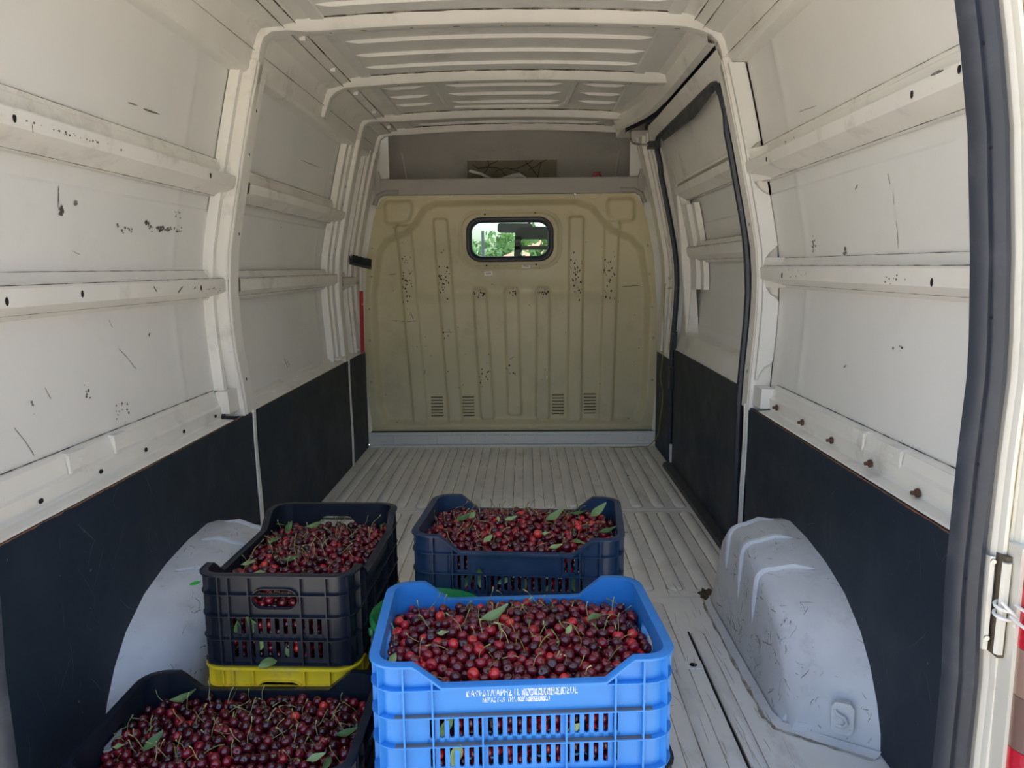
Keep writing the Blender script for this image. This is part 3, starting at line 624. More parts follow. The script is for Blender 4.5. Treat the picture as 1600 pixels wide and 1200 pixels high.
# ---- wheel arches
def arch(s):
    YW = [(1.598, 0.0), (1.604, 0.05), (1.630, 0.11), (1.674, 0.175), (1.734, 0.232), (1.834, 0.285), (1.96, 0.316), (2.10, 0.332), (2.24, 0.335), (2.32, 0.318), (2.38, 0.270), (2.42, 0.19), (2.445, 0.09), (2.455, 0.0)]
    ih = lambda t: t
    m = MB(); rows = []
    for i, (y, z) in enumerate(YW):
        f = z/0.335
        # the inner edge is set back along the van so the near and far faces splay
        yi = 1.72+(y-1.598)*(2.43-1.72)/(2.455-1.598)
        zi = z*0.94
        bl = 0.042
        row = [(s*0.89, y, z)]
        row.append((s*(0.80), y*0.6+yi*0.4 if False else y+(yi-y)*0.45, z*0.985+0.003*f))
        xin = 0.715
        for a in np.linspace(90, 0, 6):
            a_ = math.radians(a); k = min(1.0, f*3)
            row.append((s*(xin+bl*k-bl*k*math.cos(a_)), y+(yi-y)*(0.78+0.22*math.cos(a_)), max(zi-bl*k+bl*k*math.sin(a_), 0)))
        zb = max(zi-bl*min(1, f*3), 0)
        row.append((s*(xin-0.010), yi, zb*0.5)); row.append((s*(xin-0.022), yi, 0.0))
        rows.append(row)
    m.grid(rows)
    o = m.obj('wheel_arch', M_arch, floor, smooth=42)
    # weld flange round the foot
    fl_ = MB(); foot = [(s*0.885, 1.598), (s*0.80, 1.650), (s*0.74, 1.69), (s*0.705, 1.715), (s*0.692, 1.76), (s*0.690, 2.0), (s*0.690, 2.38), (s*0.70, 2.44)]
    fl_.grid([[(x, y, 0.012), (x-s*0.008, y-0.006, 0.005), (x-s*0.020, y-0.012, 0.001)] for x, y in foot]); fl_.obj('weld_flange', M_arch, o, smooth=40)
    dl = MB(); rr = random.Random(4+s)
    dl.grid([[(x-s*(0.018+rr.random()*0.004), y-0.010, 0.0030), (x-s*(0.022+rr.random()*0.007), y-0.012-rr.random()*.004, 0.0014)] for i in range(len(foot)-1) for x, y in [(foot[i][0]+(foot[i+1][0]-foot[i][0])*t, foot[i][1]+(foot[i+1][1]-foot[i][1])*t) for t in np.linspace(0, 1, 9)[:-1]]])
    dl.obj('dirt_line', M_dirt, o, smooth=0)
    # three pressed ribs over the crown and down the side
    for yc, zd in ((1.93, 0.10), (2.10, 0.11), (2.27, 0.17)):
        z = float(np.interp(yc, [a for a, b in YW], [b for a, b in YW])); yi = 1.72+(yc-1.598)*(2.43-1.72)/(2.455-1.598)
        P = [(0.845, yc, z+0.002)]
        P.append((0.80, yc+(yi-yc)*0.45, z*0.985+0.004))
        bl = 0.042; zi = z*0.94
        for a in np.linspace(90, 0, 6):
            a_ = math.radians(a); P.append((0.715+bl-bl*math.cos(a_), yc+(yi-yc)*(0.78+0.22*math.cos(a_)), zi-bl+bl*math.sin(a_)))
        P.append((0.711, yi, (zi-bl)*0.75)); P.append((0.708, yi, zd))
        rs = [0.002]+[0.010]*(len(P)-2)+[0.002]
        MB().tube([(s*x, y, z_) for x, y, z_ in P], rs, 8).obj('arch_rib', M_arch, o)
    return o
arL = arch(-1); arR = arch(1)
for a_, sd_ in ((arL, 1), (arR, 2)):
    surf_strokes(a_, 260, sd_, 0.0008, 0.0022, 0.035, [M_mark, M_dirt], dirs=lambda r_: Vector((r_.gauss(0, .8), r_.gauss(0, .5), r_.gauss(0, 1))))
    surf_strokes(a_, 90, sd_+10, 0.001, 0.004, 0.05, [M_mark, M_dirt], ok=lambda c: abs(c.x) < 0.73, dirs=lambda r_: Vector((r_.gauss(0, .2), r_.gauss(0, 1), r_.gauss(0, .3))), name='scrapes')
surf_strokes(floor, 420, 31, 0.0008, 0.003, 0.12, [M_mark, M_dirt, M_dirt, M_dirt], ok=lambda c: c.z > -0.001, dirs=lambda r_: Vector((r_.gauss(0, .12), r_.gauss(0, 1), 0)))
gr = MB(); rg_ = random.Random(8)
for _ in range(120):
    x, y = rg_.uniform(0.42, 0.68), rg_.uniform(1.2, 2.5)
    ln = rg_.uniform(.004, .03); sl_ = rg_.gauss(0, .06)
    if rg_.random() < (x-0.36)*3: stroke(gr, [(x+k*ln*sl_, y+k*ln) for k in range(5)], lambda u, v: (u, v, 0.0099), rg_.uniform(.0005, .0022), rg_.randrange(999), 0 if rg_.random() < .85 else 1)
o_ = gr.obj('floor_grime', [M_dirt, M_mark], floor, smooth=0, fix=False); o_['kind'] = 'stuff'
# tie-down plate with hook on the right arch
tpn = Vector((-0.35, -0.93, 0.10)).normalized()
c = Vector((0.808, 1.632, 0.075)); sd = Vector((0, 0, 1)).cross(tpn).normalized(); uv = tpn.cross(sd)
pl = MB(); oc = [(-0.016, -0.036), (0.016, -0.036), (0.024, -0.026), (0.024, 0.026), (0.016, 0.036), (-0.016, 0.036), (-0.024, 0.026), (-0.024, -0.026)]
Tp = lambda u, v, w: tuple(c+sd*u+uv*v+tpn*w)
pl.prism(oc, -0.01, 0.006, Tp); plate = pl.obj('anchor_plate', M_arch, arR, smooth=0)
MB().tube([Tp(-0.016, 0.018, 0.006), Tp(-0.012, 0.012, 0.014), Tp(0.004, 0.008, 0.018), Tp(0.010, -0.004, 0.018), Tp(0.002, -0.016, 0.014), Tp(-0.012, -0.018, 0.006)], 0.0042, 8).obj('lashing_hook', M_arch, plate)
MB().disc((-0.735, 1.80, 0.330), (0.2, -0.2, 1), 0.014, 0.006, h=0.002).obj('green_smear', worn('green_smear', lin(50, 190, 70), 0.6, scuff=0), arL, label='small bright green smear')
# ================================================================== BULKHEAD
HZ = [0.085, 0.25, 0.46, 0.86, 1.17, 1.38, 1.45, 1.495, 1.52, 1.535]
HW = [0.875, 0.888, 0.905, 0.895, 0.868, 0.822, 0.800, 0.775, 0.745, 0.700]
def sdf_rr(x, z, cx, cz, hx, hz, r):
    dx = np.abs(x-cx)-hx+r; dz = np.abs(z-cz)-hz+r
    return np.hypot(np.maximum(dx, 0), np.maximum(dz, 0)) + np.minimum(np.maximum(dx, dz), 0) - r
def sdf_poly(x, z, P):
    P = np.array(P); d = np.full(x.shape, 1e9); ins = np.zeros(x.shape, bool); n = len(P)
    for i in range(n):
        a, b = P[i], P[(i+1) % n]; e = b-a; wx, wz = x-a[0], z-a[1]
        t = np.clip((wx*e[0]+wz*e[1])/(e@e), 0, 1); d = np.minimum(d, np.hypot(wx-e[0]*t, wz-e[1]*t))
        c = ((a[1] > z) != (b[1] > z)) & (x < (b[0]-a[0])*(z-a[1])/(b[1]-a[1]+1e-12)+a[0]); ins ^= c
    return np.where(ins, -d, d)
def sdf_seg(x, z, a, b, r):
    e = np.array(b)-np.array(a); t = np.clip(((x-a[0])*e[0]+(z-a[1])*e[1])/(e@e), 0, 1)
    return np.hypot(x-a[0]-e[0]*t, z-a[1]-e[1]*t)-r
def bead_sd(x, z, xt, zt, xb, zb, hw):      # straight pressed bead with small end radius
    t = np.clip((zt-z)/(zt-zb), 0, 1); cx = xt+(xb-xt)*t
    dx = np.abs(x-cx)-hw+0.02; dz = np.maximum(z-zt, zb-z)+0.02
    return np.hypot(np.maximum(dx, 0), np.maximum(dz, 0)) + np.minimum(np.maximum(dx, dz), 0) - 0.02
NZ, NX = 250, 290
zz = np.linspace(0.085, 1.535, NZ); tt = np.linspace(-1, 1, NX)
Z = np.repeat(zz[:, None], NX, 1); X = np.interp(zz, HZ, HW)[:, None]*tt[None, :]
field = [(-0.79, 0.13), (-0.83, 0.25), (-0.845, 0.60), (-0.845, 0.95), (-0.80, 1.20), (-0.755, 1.27), (-0.63, 1.315), (-0.575, 1.37), (-0.52, 1.455), (-0.44, 1.490), (0.40, 1.490), (0.50, 1.455), (0.56, 1.38), (0.62, 1.32), (0.74, 1.27), (0.80, 1.20), (0.845, 0.95), (0.845, 0.60), (0.83, 0.25), (0.79, 0.13)]
D = np.zeros_like(X)
D -= 0.048*ss(0.016, -0.030, sdf_poly(X, Z, field))
D += 0.016*np.exp(-((Z-0.955)/0.05)**2)*ss(0.85, 0.5, np.abs(X))          # soft kink across the sheet
D += 0.012*ss(0.95, 1.5, Z)
beads = [(-0.645, 1.355, -0.575, 0.135, 0.046), (-0.422, 1.395, -0.352, 0.130, 0.045), (-0.190, 0.975, -0.150, 0.150, 0.043), (0.005, 0.975, 0.020, 0.175, 0.044), (0.202, 0.975, 0.195, 0.150, 0.043), (0.405, 1.400, 0.395, 0.140, 0.045), (0.620, 1.370, 0.592, 0.140, 0.045)]
for b in beads: D += 0.021*ss(0.006, -0.010, bead_sd(X, Z, *b))
D -= 0.006*ss(0.006, -0.006, sdf_rr(X, Z, 0.0, 1.265, 0.313, 0.172, 0.115))
D += 0.012*ss(0.0, -0.008, sdf_rr(X, Z, 0.0, 1.265, 0.30, 0.160, 0.105))*0.5
for sx in (-1, 1):                          # pressed pockets in the upper corners
    D += 0.02*ss(0.01, -0.02, sdf_rr(X, Z, sx*0.665, 1.43, 0.085, 0.07, 0.03))*ss(0.02, 0.05, sdf_poly(X, Z, field))
D += 0.0012*np.sin(X*7+1)*np.sin(Z*6) + 0.002*np.exp(-((X-0.53)**2+(Z-0.60)**2)/0.002)
Y = YB - D
win_sd = sdf_rr(X, Z, 0.0, 1.266, 0.250, 0.120, 0.07)
vents = [(-0.470, 0.235), (-0.273, 0.235), (0.293, 0.245), (0.492, 0.248)]
hole = win_sd < 0
m = MB(); vs = np.stack([X, Y, Z], -1).reshape(-1, 3)
m.v = [tuple(p) for p in vs.tolist()]
hh = hole[:-1, :-1] | hole[1:, :-1] | hole[:-1, 1:] | hole[1:, 1:]
for i in range(NZ-1):
    for j in range(NX-1):
        if not hh[i, j]: m.f.append((i*NX+j, i*NX+j+1, (i+1)*NX+j+1, (i+1)*NX+j))
m.m = [0]*len(m.f)
side_pl = MB()
for s in (-1, 1):
    side_pl.grid([[(s*(float(np.interp(z, HZ, HW))-0.02), YB+0.012, z), (s*1.015, YB+0.012, z)] for z in np.linspace(0.0, 1.535, 20)])
    side_pl.grid([[(s*0.72, YB+0.014, z), (s*1.015, YB+0.014, z)] for z in (1.50, 2.07)])
side_pl_m = side_pl
bulk = struct(m.obj('wall_front', M_bulk, smooth=60, fix=False), 'khaki pressed-steel bulkhead with seven vertical beads and a small window')
side_pl_m.obj('leak_plate', M_wall, bulk, smooth=0)  # plates added to block light leaking in beside the bulkhead
def plane_y(x, z):
    i = int(np.clip(round((z-0.085)/1.45*(NZ-1)), 0, NZ-1)); j = int(np.clip(round((x/np.interp(z, HZ, HW)+1)/2*(NX-1)), 0, NX-1))
    return float(Y[i, j])
chm = MB(); rr = random.Random(21)
fb = lambda x, z: (x, plane_y(x, z)-0.0008, z)
for bx, bt, bz, nn, sp in ((-0.635, 1.02, 0, 34, 0.07), (-0.405, 1.03, 0, 30, 0.07), (0.402, 1.06, 0, 34, 0.08), (0.608, 1.05, 0, 30, 0.08), (-0.187, 0.945, 0, 16, 0.012), (0.006, 0.945, 0, 14, 0.012), (0.202, 0.945, 0, 16, 0.012), (-0.39, 0.70, 0, 6, 0.02), (-0.17, 0.45, 0, 14, 0.05), (0.01, 0.47, 0, 6, 0.04)):
    for mi_, k in ((0, nn), (1, nn//2)):
        flakes(chm, [(bx+rr.uniform(-0.036, 0.036), bt+rr.gauss(0, sp)) for _ in range(k)], fb, 0.0055, rr.randrange(999), 1.3, mi_)
flakes(chm, [(rr.uniform(-0.8, 0.8), rr.uniform(0.2, 1.4)) for _ in range(70)], fb, 0.003, 5, 1.0, 0)
for P in ([(-0.74, 0.778), (-0.66, 0.772), (-0.58, 0.776)], [(-0.62, 0.83), (-0.60, 0.78)], [(-0.545, 0.44), (-0.540, 0.47)], [(0.80, 0.98), (0.68, 0.975)], [(-0.75, 1.06), (-0.70, 1.065)], [(-0.42, 0.706), (-0.36, 0.704)], [(0.02, 0.55), (-0.01, 0.53)], [(0.21, 0.40), (0.212, 0.48)]):
    fine = [(a[0]+(b[0]-a[0])*t, a[1]+(b[1]-a[1])*t) for a, b in zip(P[:-1], P[1:]) for t in np.linspace(0, 1, 6)]; stroke(chm, fine, fb, 0.004, 3, 0)
o = chm.obj('paint_chips', [M_chip, M_chipw], bulk, smooth=0, fix=False); o['kind'] = 'stuff'
# louvre vents: seven lips over seven slits each
for k, (vx, vz) in enumerate(vents):
    yv = plane_y(vx, vz)
    v = MB(); 
    v.box(vx-0.042, vx+0.042, yv-0.0015, yv+0.001, vz-0.072, vz+0.072)
    vent = v.obj('vent', M_bulk, bulk, smooth=0)
    for q in range(7):
        zq = vz+0.060-q*0.020
        MB().box(vx-0.037, vx+0.037, yv-0.0022, yv-0.0014, zq-0.0045, zq+0.0045).obj('vent_slit', M_hole, vent, smooth=0)
        l = MB(); l.grid([[(x, yv-0.0015, zq+0.010), (x, yv-0.007*e, zq+0.008), (x, yv-0.010*e-0.001, zq+0.002)] for x, e in ((vx-0.040, 0.1), (vx-0.034, 1), (vx+0.034, 1), (vx+0.040, 0.1))])
        l.obj('vent_louvre', M_bulk, vent, smooth=30)
# screws round the edge
for x, z in ((-0.885, 0.40), (-0.885, 0.66), (-0.88, 0.85), (-0.86, 1.05), (-0.85, 1.22), (0.888, 0.40), (0.89, 0.66), (0.88, 0.85), (0.86, 1.05), (0.845, 1.22), (-0.735, 0.135), (0.745, 0.15), (0.40, 1.525), (-0.35, 1.525), (0.55, 1.525)):
    MB().disc((x*0.985, plane_y(x*0.985, z)-0.001, z), (0, -1, 0), 0.008, h=0.004).obj('screw', M_steel, bulk, smooth=0)
for x, z in ((-0.15, 1.417), (0.155, 1.422), (-0.145, 1.110), (0.16, 1.115)):
    MB().disc((x, plane_y(x, z)-0.003, z), (0, -1, 0), 0.0055, h=0.001).obj('screw_hole', M_hole, bulk, smooth=0)
# bottom folded edge; black strip put in for the gap above the kick panel
MB().grid([[(x, YB+0.002, 0.092), (x, YB-0.015, 0.088), (x, YB-0.018, 0.100), (x, YB-0.004, 0.112)] for x in (-0.875, 0.875)]).obj('bottom_fold', M_bulk, bulk, smooth=0)
MB().box(-0.875, 0.875, YB-0.045, YB-0.002, 0.0865, 0.0915).obj('bottom_gap_strip', M_rubber, bulk, smooth=0)
# window: rubber profile and pane
def rr_pts(hx, hz, r, n=8, cx=0.0, cz=1.266):
    P = []
    for a0, sx, sz in ((0, 1, 1), (90, -1, 1), (180, -1, -1), (270, 1, -1)):
        for a in np.linspace(a0, a0+90, n): P.append((cx+sx*(hx-r)+r*math.cos(math.radians(a)), cz+sz*(hz-r)+r*math.sin(math.radians(a))))
    return P
yw = plane_y(0.285, 1.266)
sec = [(0.262, 0.130, 0.085, 0.0), (0.266, 0.134, 0.088, -0.012), (0.258, 0.127, 0.083, -0.022), (0.245, 0.114, 0.072, -0.022), (0.234, 0.103, 0.062, -0.014), (0.231, 0.100, 0.060, 0.004), (0.24, 0.11, 0.065, 0.02)]
rows = []
for hx, hz, r, dy in sec:
    P = rr_pts(hx, hz, r); rows.append([(x, yw+dy, z) for x, z in P])
win = struct(MB().grid(rows, closed=True).obj('window_1', M_rubber, None, smooth=40), 'small rounded window with black rubber frame in the khaki bulkhead')
M_glass = bpy.data.materials.new('thin_glass'); M_glass.use_nodes = True
t_ = M_glass.node_tree; t_.nodes.clear()
o_ = N(t_, 'ShaderNodeOutputMaterial'); mx = N(t_, 'ShaderNodeMixShader'); tr = N(t_, 'ShaderNodeBsdfTransparent'); gl = N(t_, 'ShaderNodeBsdfGlossy'); lw = N(t_, 'ShaderNodeLayerWeight')
tr.inputs['Color'].default_value = (0.74, 0.85, 0.87, 1); gl.inputs['Roughness'].default_value = 0.02; lw.inputs['Blend'].default_value = 0.25
ml = N(t_, 'ShaderNodeMath', operation='MULTIPLY'); ml.inputs[1].default_value = 0.5
t_.links.new(lw.outputs['Fresnel'], ml.inputs[0]); t_.links.new(ml.outputs[0], mx.inputs[0]); t_.links.new(tr.outputs[0], mx.inputs[1]); t_.links.new(gl.outputs[0], mx.inputs[2]); t_.links.new(mx.outputs[0], o_.inputs[0])
P = rr_pts(0.235, 0.105, 0.062)
MB().prism(P, yw-0.002, yw+0.002, lambda u, v, w: (u, w, v)).obj('pane', M_glass, win, smooth=0)
# two small paper stickers by the window
M_paper = worn('paper', lin(252, 246, 242), 0.7, dirt_amt=0.15, scuff=0)
M_print = worn('print_grey', lin(170, 140, 135), 0.7, dirt_amt=0, scuff=0)
for sx, sz, rz, L in ((-0.134, 1.062, -4, 'paper price sticker left below the small window'), (0.098, 1.104, 8, 'paper price sticker on the lower window surround')):
    ys = plane_y(sx, sz)-0.003; s_ = MB(); s_.box(-0.026, 0.026, -0.0006, 0, -0.013, 0.013)
    o = s_.obj('sticker', M_paper, None, loc=(sx, ys, sz), rot=(0, math.radians(rz), 0), smooth=0)
    o.parent = bulk; o['label'] = L
    for dx in (-0.012, -0.004, 0.004, 0.012):
        MB().box(dx-0.003, dx+0.002, -0.0010, -0.0006, -0.004, 0.004).obj('print', M_print, o, smooth=0)
# ---- over-cab locker above the bulkhead
lip = MB(); lip.grid([[(x, 4.71, 1.528), (x, 4.69, 1.532), (x, 4.688, 1.540), (x, 4.686, 1.618), (x, 4.69, 1.624), (x, 4.75, 1.624), (x, 5.30, 1.60)] for x in (-0.80, -0.5, 0, 0.5, 0.80)])
M_lock = worn('locker_paint', lin(222, 219, 212), 0.5, dirt_amt=0.3, vary=0.04)
M_lip = worn('lip_paint_darkened', lin(172, 169, 162), 0.5, dirt_amt=0.3, vary=0.04)  # locker paint darkened to offset the light that reaches the lip
shelf = struct(lip.obj('trim_1', M_lip, smooth=20), 'grey over-cab shelf with raised front lip above the bulkhead')
bk = MB(); bk.grid([[(x, 5.32-0.03*t-0.5*max(0, t-0.30)**2*2.2, 1.55+0.42*t) for t in np.linspace(0, 1.05, 12)] for x in np.linspace(-0.86, 0.86, 12)])
bk.box(-0.86, 0.86, 4.72, 5.34, 1.985, 1.995)
for s in (-1, 1):
    bk.grid([[(s*0.80, 4.70, z), (s*0.86, 5.35, z)] for z in (1.45, 2.0)])
    bk.tube([(s*0.70, 5.285, 1.58), (s*0.70, 5.27, 1.70), (s*0.705, 5.21, 1.80), (s*0.71, 5.05, 1.90)], 0.010, 6)
bk.obj('locker_back', M_lock, shelf, smooth=30)
for s in (-1, 1):   # little upstands at both ends of the lip and curled gussets below
    MB().prism([(s*0.80, 1.54), (s*0.80, 1.67), (s*0.775, 1.665), (s*0.765, 1.62), (s*0.765, 1.54)], 4.68, 4.70, lambda u, v, w: (u, w, v)).obj('lip_end', M_lip, shelf, smooth=0)
    MB().tube([(s*0.66, 4.69, 1.548), (s*0.74, 4.685, 1.546), (s*0.785, 4.68, 1.520), (s*0.805, 4.68, 1.47)], 0.014, 8).obj('corner_gusset', M_lip, shelf)
pn = MB(); pn.box(-0.285, 0.305, 5.215, 5.235, 1.58, 1.805)
M_ply = worn('faded_panel', lin(132, 124, 102), 0.6, dirt=lin(70, 60, 45), dirt_amt=0.5, scuff=0.4)
panel = tag(pn.obj('backing_panel', M_ply, None, smooth=0), 'brown cracked panel standing in the over-cab locker', 'panel')
rr = random.Random(5)
for (x, z), ang, L in (((-0.25, 1.77), -0.8, 10), ((-0.22, 1.74), 0.1, 12), ((-0.10, 1.72), 0.3, 9), ((0.0, 1.74), -0.2, 12), ((-0.15, 1.80), -1.0, 8), ((0.1, 1.79), -0.9, 7), ((0.12, 1.73), 0.25, 9), ((0.2, 1.78), -1.3, 6)):
    pts = [(x, 5.2135, z)]
    for _ in range(L):
        ang += rr.uniform(-0.45, 0.45); x += 0.022*math.cos(ang); z += 0.022*math.sin(ang)
        x = min(max(x, -0.28), 0.30); z = min(max(z, 1.60), 1.80); pts.append((x, 5.2135, z))
    MB().tube(pts, 0.0018, 4).obj('crack', M_hole, panel)
# papers on the shelf
M_white = worn('white_sheet', lin(225, 224, 220), 0.7, dirt_amt=0.1, scuff=0)
MB().grid([[(-0.24, 4.82, 1.690), (-0.17, 4.84, 1.672), (-0.10, 4.86, 1.640)], [(-0.25, 4.83, 1.676), (-0.18, 4.85, 1.660), (-0.12, 4.87, 1.632)]]).obj('x', M_white)
o = bpy.data.objects['x']; o.name = 'paper_scrap'; tag(o, 'white paper scrap poking up behind the shelf lip at left', 'paper')
pm = MB(); pm.tube([(-0.05, 4.84, 1.638), (0.02, 4.84, 1.650), (0.06, 4.84, 1.655), (0.10, 4.84, 1.64)], [0.004, 0.014, 0.016, 0.004], 6); tag(pm.obj('plastic_bag', M_white), 'crumpled white plastic bag on the over-cab shelf', 'bag')
M_red = worn('red_plastic', lin(190, 60, 60), 0.4, scuff=0)
pm = MB(); pm.tube([(0.50, 4.84, 1.63), (0.52, 4.84, 1.655), (0.55, 4.84, 1.66), (0.57, 4.84, 1.63)], [0.004, 0.012, 0.010, 0.003], 6); tag(pm.obj('red_cloth', M_red), 'small red rag at the right end of the shelf', 'cloth')

# ================================================================== CAB AND WHAT LIES BEYOND
M_cab = worn('cab_trim', lin(112, 110, 110), 0.7, dirt_amt=0.1, scuff=0)
M_seat = worn('seat_fabric', lin(104, 100, 99), 0.85, dirt_amt=0.2, scuff=0)
cab = MB()
cab.box(-0.95, 0.95, 4.76, 6.9, -0.10, -0.06); cab.grid([[(x, 4.76, 1.545), (x, 5.5, 1.56), (x, 5.75, 1.50)] for x in (-0.88, 0.88)])
cab.grid([[(x, 6.35, 0.55), (x, 6.35, 0.86), (x, 6.7, 0.90), (x, 7.1, 0.78), (x, 7.2, 0.2)] for x in (-0.95, 0.95)])
for s in (-1, 1):
    cab.grid([[(s*0.95, y, -0.1), (s*0.95, y, 0.85)] for y in (4.76, 7.1)]); cab.grid([[(s*0.95, 4.76, 0.85), (s*0.88, 4.76, 1.54)], [(s*0.95, 5.05, 0.85), (s*0.88, 5.05, 1.54)]])
    cab.tube([(s*0.86, 5.75, 1.50), (s*0.92, 6.9, 0.86)], 0.035, 6)
cabo = struct(cab.obj('trim_2', M_cab, smooth=20), 'cab interior seen through the bulkhead window')
ws = struct(MB().grid([[(x, 5.76, 1.50), (x, 6.75, 0.88)] for x in (-0.87, 0.87)]).obj('window_2', M_glass, None, smooth=0), 'windscreen of the cab')
# driver's seat back with a two-slot headrest
def seat(x0, label):
    e = empty('cab_seat', (x0, 5.22, 0.0)); tag(e, label, 'seat')
    m = MB(); T = lambda u, v, w: (u, w + (v-0.7)*-0.10*0, v)
    def rrp(cx, cz, hx, hz, r, n=6): return rr_pts(hx, hz, r, n, cx, cz)
    # back with two oblong slots, built as a frame of bars
    tp_ = [(-0.155, 0.88), (-0.140, 1.10), (-0.128, 1.33), (-0.105, 1.362), (0.10, 1.362), (0.128, 1.33), (0.140, 1.10), (0.155, 0.88)]
    m2 = MB()
    def bar(z0, z1, hw0, hw1, d0=-0.045, d1=0.045): m2.prism([(-hw0, z0), (hw0, z0), (hw1, z1), (-hw1, z1)], d0, d1, lambda u, v, w: (u, w, v))
    bar(0.88, 1.165, 0.15, 0.138); bar(1.213, 1.238, 0.134, 0.132); bar(1.282, 1.330, 0.130, 0.126); bar(1.33, 1.362, 0.126, 0.10)
    for s in (-1, 1):
        m2.prism([(s*0.138, 1.16), (s*0.094, 1.16), (s*0.088, 1.30), (s*0.129, 1.30)], -0.045, 0.045, lambda u, v, w: (u, w, v))
        for zc in (1.189, 1.260):
            m2.prism([(s*0.100, zc-0.025), (s*0.080, zc-0.025), (s*0.095, zc), (s*0.080, zc+0.023), (s*0.100, zc+0.023)], -0.044, 0.044, lambda u, v, w: (u, w, v))
    m2.obj('headrest', M_seat, e, smooth=30)
    MB().box(-0.24, 0.24, -0.06, 0.07, 0.30, 0.90).obj('backrest', M_seat, e, smooth=0)
    MB().box(-0.25, 0.25, -0.02, 0.50, 0.12, 0.34).obj('seat_cushion', M_seat, e, smooth=0)
seat(0.155, 'dark grey cab seat with two-slot headrest seen through the bulkhead window')
mi = MB(); mi.prism(rr_pts(0.125, 0.034, 0.018, 5, 0, 0), -0.012, 0.012, lambda u, v, w: (u, w, v)); mi.tube([(0.10, 0.0, 0.03), (0.12, 0.05, 0.09)], 0.010, 6)
o = mi.obj('mirror', M_cab, None, loc=(0.020, 5.66, 1.378), rot=(0, 0.02, 0.0), smooth=30); tag(o, 'rear-view mirror hanging inside the windscreen', 'mirror')
# garden beyond
def leaf_mat(name, a, b):
    m = bpy.data.materials.new(name); m.use_nodes = True; t = m.node_tree; bb = t.nodes['Principled BSDF']
    at = N(t, 'ShaderNodeAttribute', attribute_name='rnd'); r = ramp(t, [(0.0, a), (1.0, b)]); t.links.new(at.outputs['Fac'], r.inputs['Fac']); t.links.new(r.outputs['Color'], bb.inputs['Base Color'])
    bb.inputs['Roughness'].default_value = 0.5; bb.inputs['Subsurface Weight'].default_value = 0.0
    return m
M_tree = leaf_mat('tree_leaves', lin(96, 128, 62), lin(178, 198, 118))
M_bark = worn('bark', lin(96, 80, 62), 0.9, scuff=0)
def np_obj(name, V, F, mats, parent=None, rnd=None, mi=None, smooth=False):
    me = bpy.data.meshes.new(name); nv, nf, k = len(V), len(F), F.shape[1]
    me.vertices.add(nv); me.vertices.foreach_set('co', V.astype(np.float32).ravel())
    me.loops.add(nf*k); me.loops.foreach_set('vertex_index', F.astype(np.int32).ravel())
    me.polygons.add(nf); me.polygons.foreach_set('loop_start', np.arange(0, nf*k, k, dtype=np.int32)); me.polygons.foreach_set('loop_total', np.full(nf, k, dtype=np.int32))
    for m in (mats if isinstance(mats, (list, tuple)) else [mats]): me.materials.append(m)
    if mi is not None: me.polygons.foreach_set('material_index', mi.astype(np.int32))
    if smooth: me.polygons.foreach_set('use_smooth', np.ones(nf, bool))
    if rnd is not None:
        at = me.attributes.new('rnd', 'FLOAT', 'POINT'); at.data.foreach_set('value', rnd.astype(np.float32))
    me.update(calc_edges=True); me.validate()
    o = bpy.data.objects.new(name, me); COL.objects.link(o)
    if parent: o.parent = parent
    return o
def tree(x, y, h, r, label, n=5200, ls=0.16):
    e = empty('tree', (x, y, -0.72)); tag(e, label, 'tree', 'trees in the garden beyond the windscreen')
    MB().tube([(0, 0, 0), (0.1, 0, h*0.35), (0, 0.1, h*0.7)], [0.16, 0.12, 0.05], 8).obj('trunk', M_bark, e)
    cl = np.stack([rng.normal(0, r*0.45, 26), rng.normal(0, r*0.4, 26), rng.uniform(h*0.35, h*0.9, 26)], 1)
    c = cl[rng.integers(0, 26, n)]; d = rng.normal(size=(n, 3)); d /= np.linalg.norm(d, axis=1)[:, None]
    p = c + d*(r*0.33)*rng.uniform(0.7, 1, n)[:, None]
    a = rng.normal(size=(n, 3)); a /= np.linalg.norm(a, axis=1)[:, None]; b = np.cross(a, rng.normal(size=(n, 3))); b /= np.linalg.norm(b, axis=1)[:, None]
    q = np.stack([p-a*ls*0.6, p+b*ls*0.35, p+a*ls*0.6, p-b*ls*0.35], 1).reshape(-1, 3)
    o = np_obj('foliage', q, np.arange(n*4).reshape(n, 4), M_tree, e, rnd=np.repeat(rng.random(n), 4)); o['kind'] = 'stuff'
tree(-1.9, 18.6, 2.45, 1.3, 'leafy green tree left of the tiled house, seen through both windows')
tree(-0.2, 23, 2.65, 1.6, 'leafy green tree right behind the tiled house, seen through both windows')
tree(1.2, 10.5, 3.6, 1.2, 'taller leafy tree behind the cab seat headrest, seen through both windows')
M_plaster = worn('plaster', lin(232, 226, 216), 0.9, scuff=0); M_tile = worn('roof_tile', lin(206, 128, 92), 0.8, dirt_amt=0.3, scuff=0)
hs = empty('house', (0.22, 14.0, -0.80)); tag(hs, 'small pale house with orange tiled hip roof beyond the windscreen', 'house')
MB().box(-0.62, 2.4, 0, 3, 0, 2.0).obj('wall', M_plaster, hs, smooth=0)
m = MB(); m.add([(-0.75, -0.12, 2.0), (2.5, -0.12, 2.0), (2.5, 3.1, 2.0), (-0.75, 3.1, 2.0), (0.5, 1.4, 2.55), (1.2, 1.4, 2.55)], [(0, 1, 5, 4), (1, 2, 5), (2, 3, 4, 5), (3, 0, 4), (0, 3, 2, 1)]); m.obj('roof', M_tile, hs, smooth=0)
o = MB().tube([(-0.80, 16.6, -0.72), (-0.80, 16.6, 1.86)], 0.03, 6).obj('utility_pole', M_cab); tag(o, 'thin grey pole standing among the trees', 'pole')

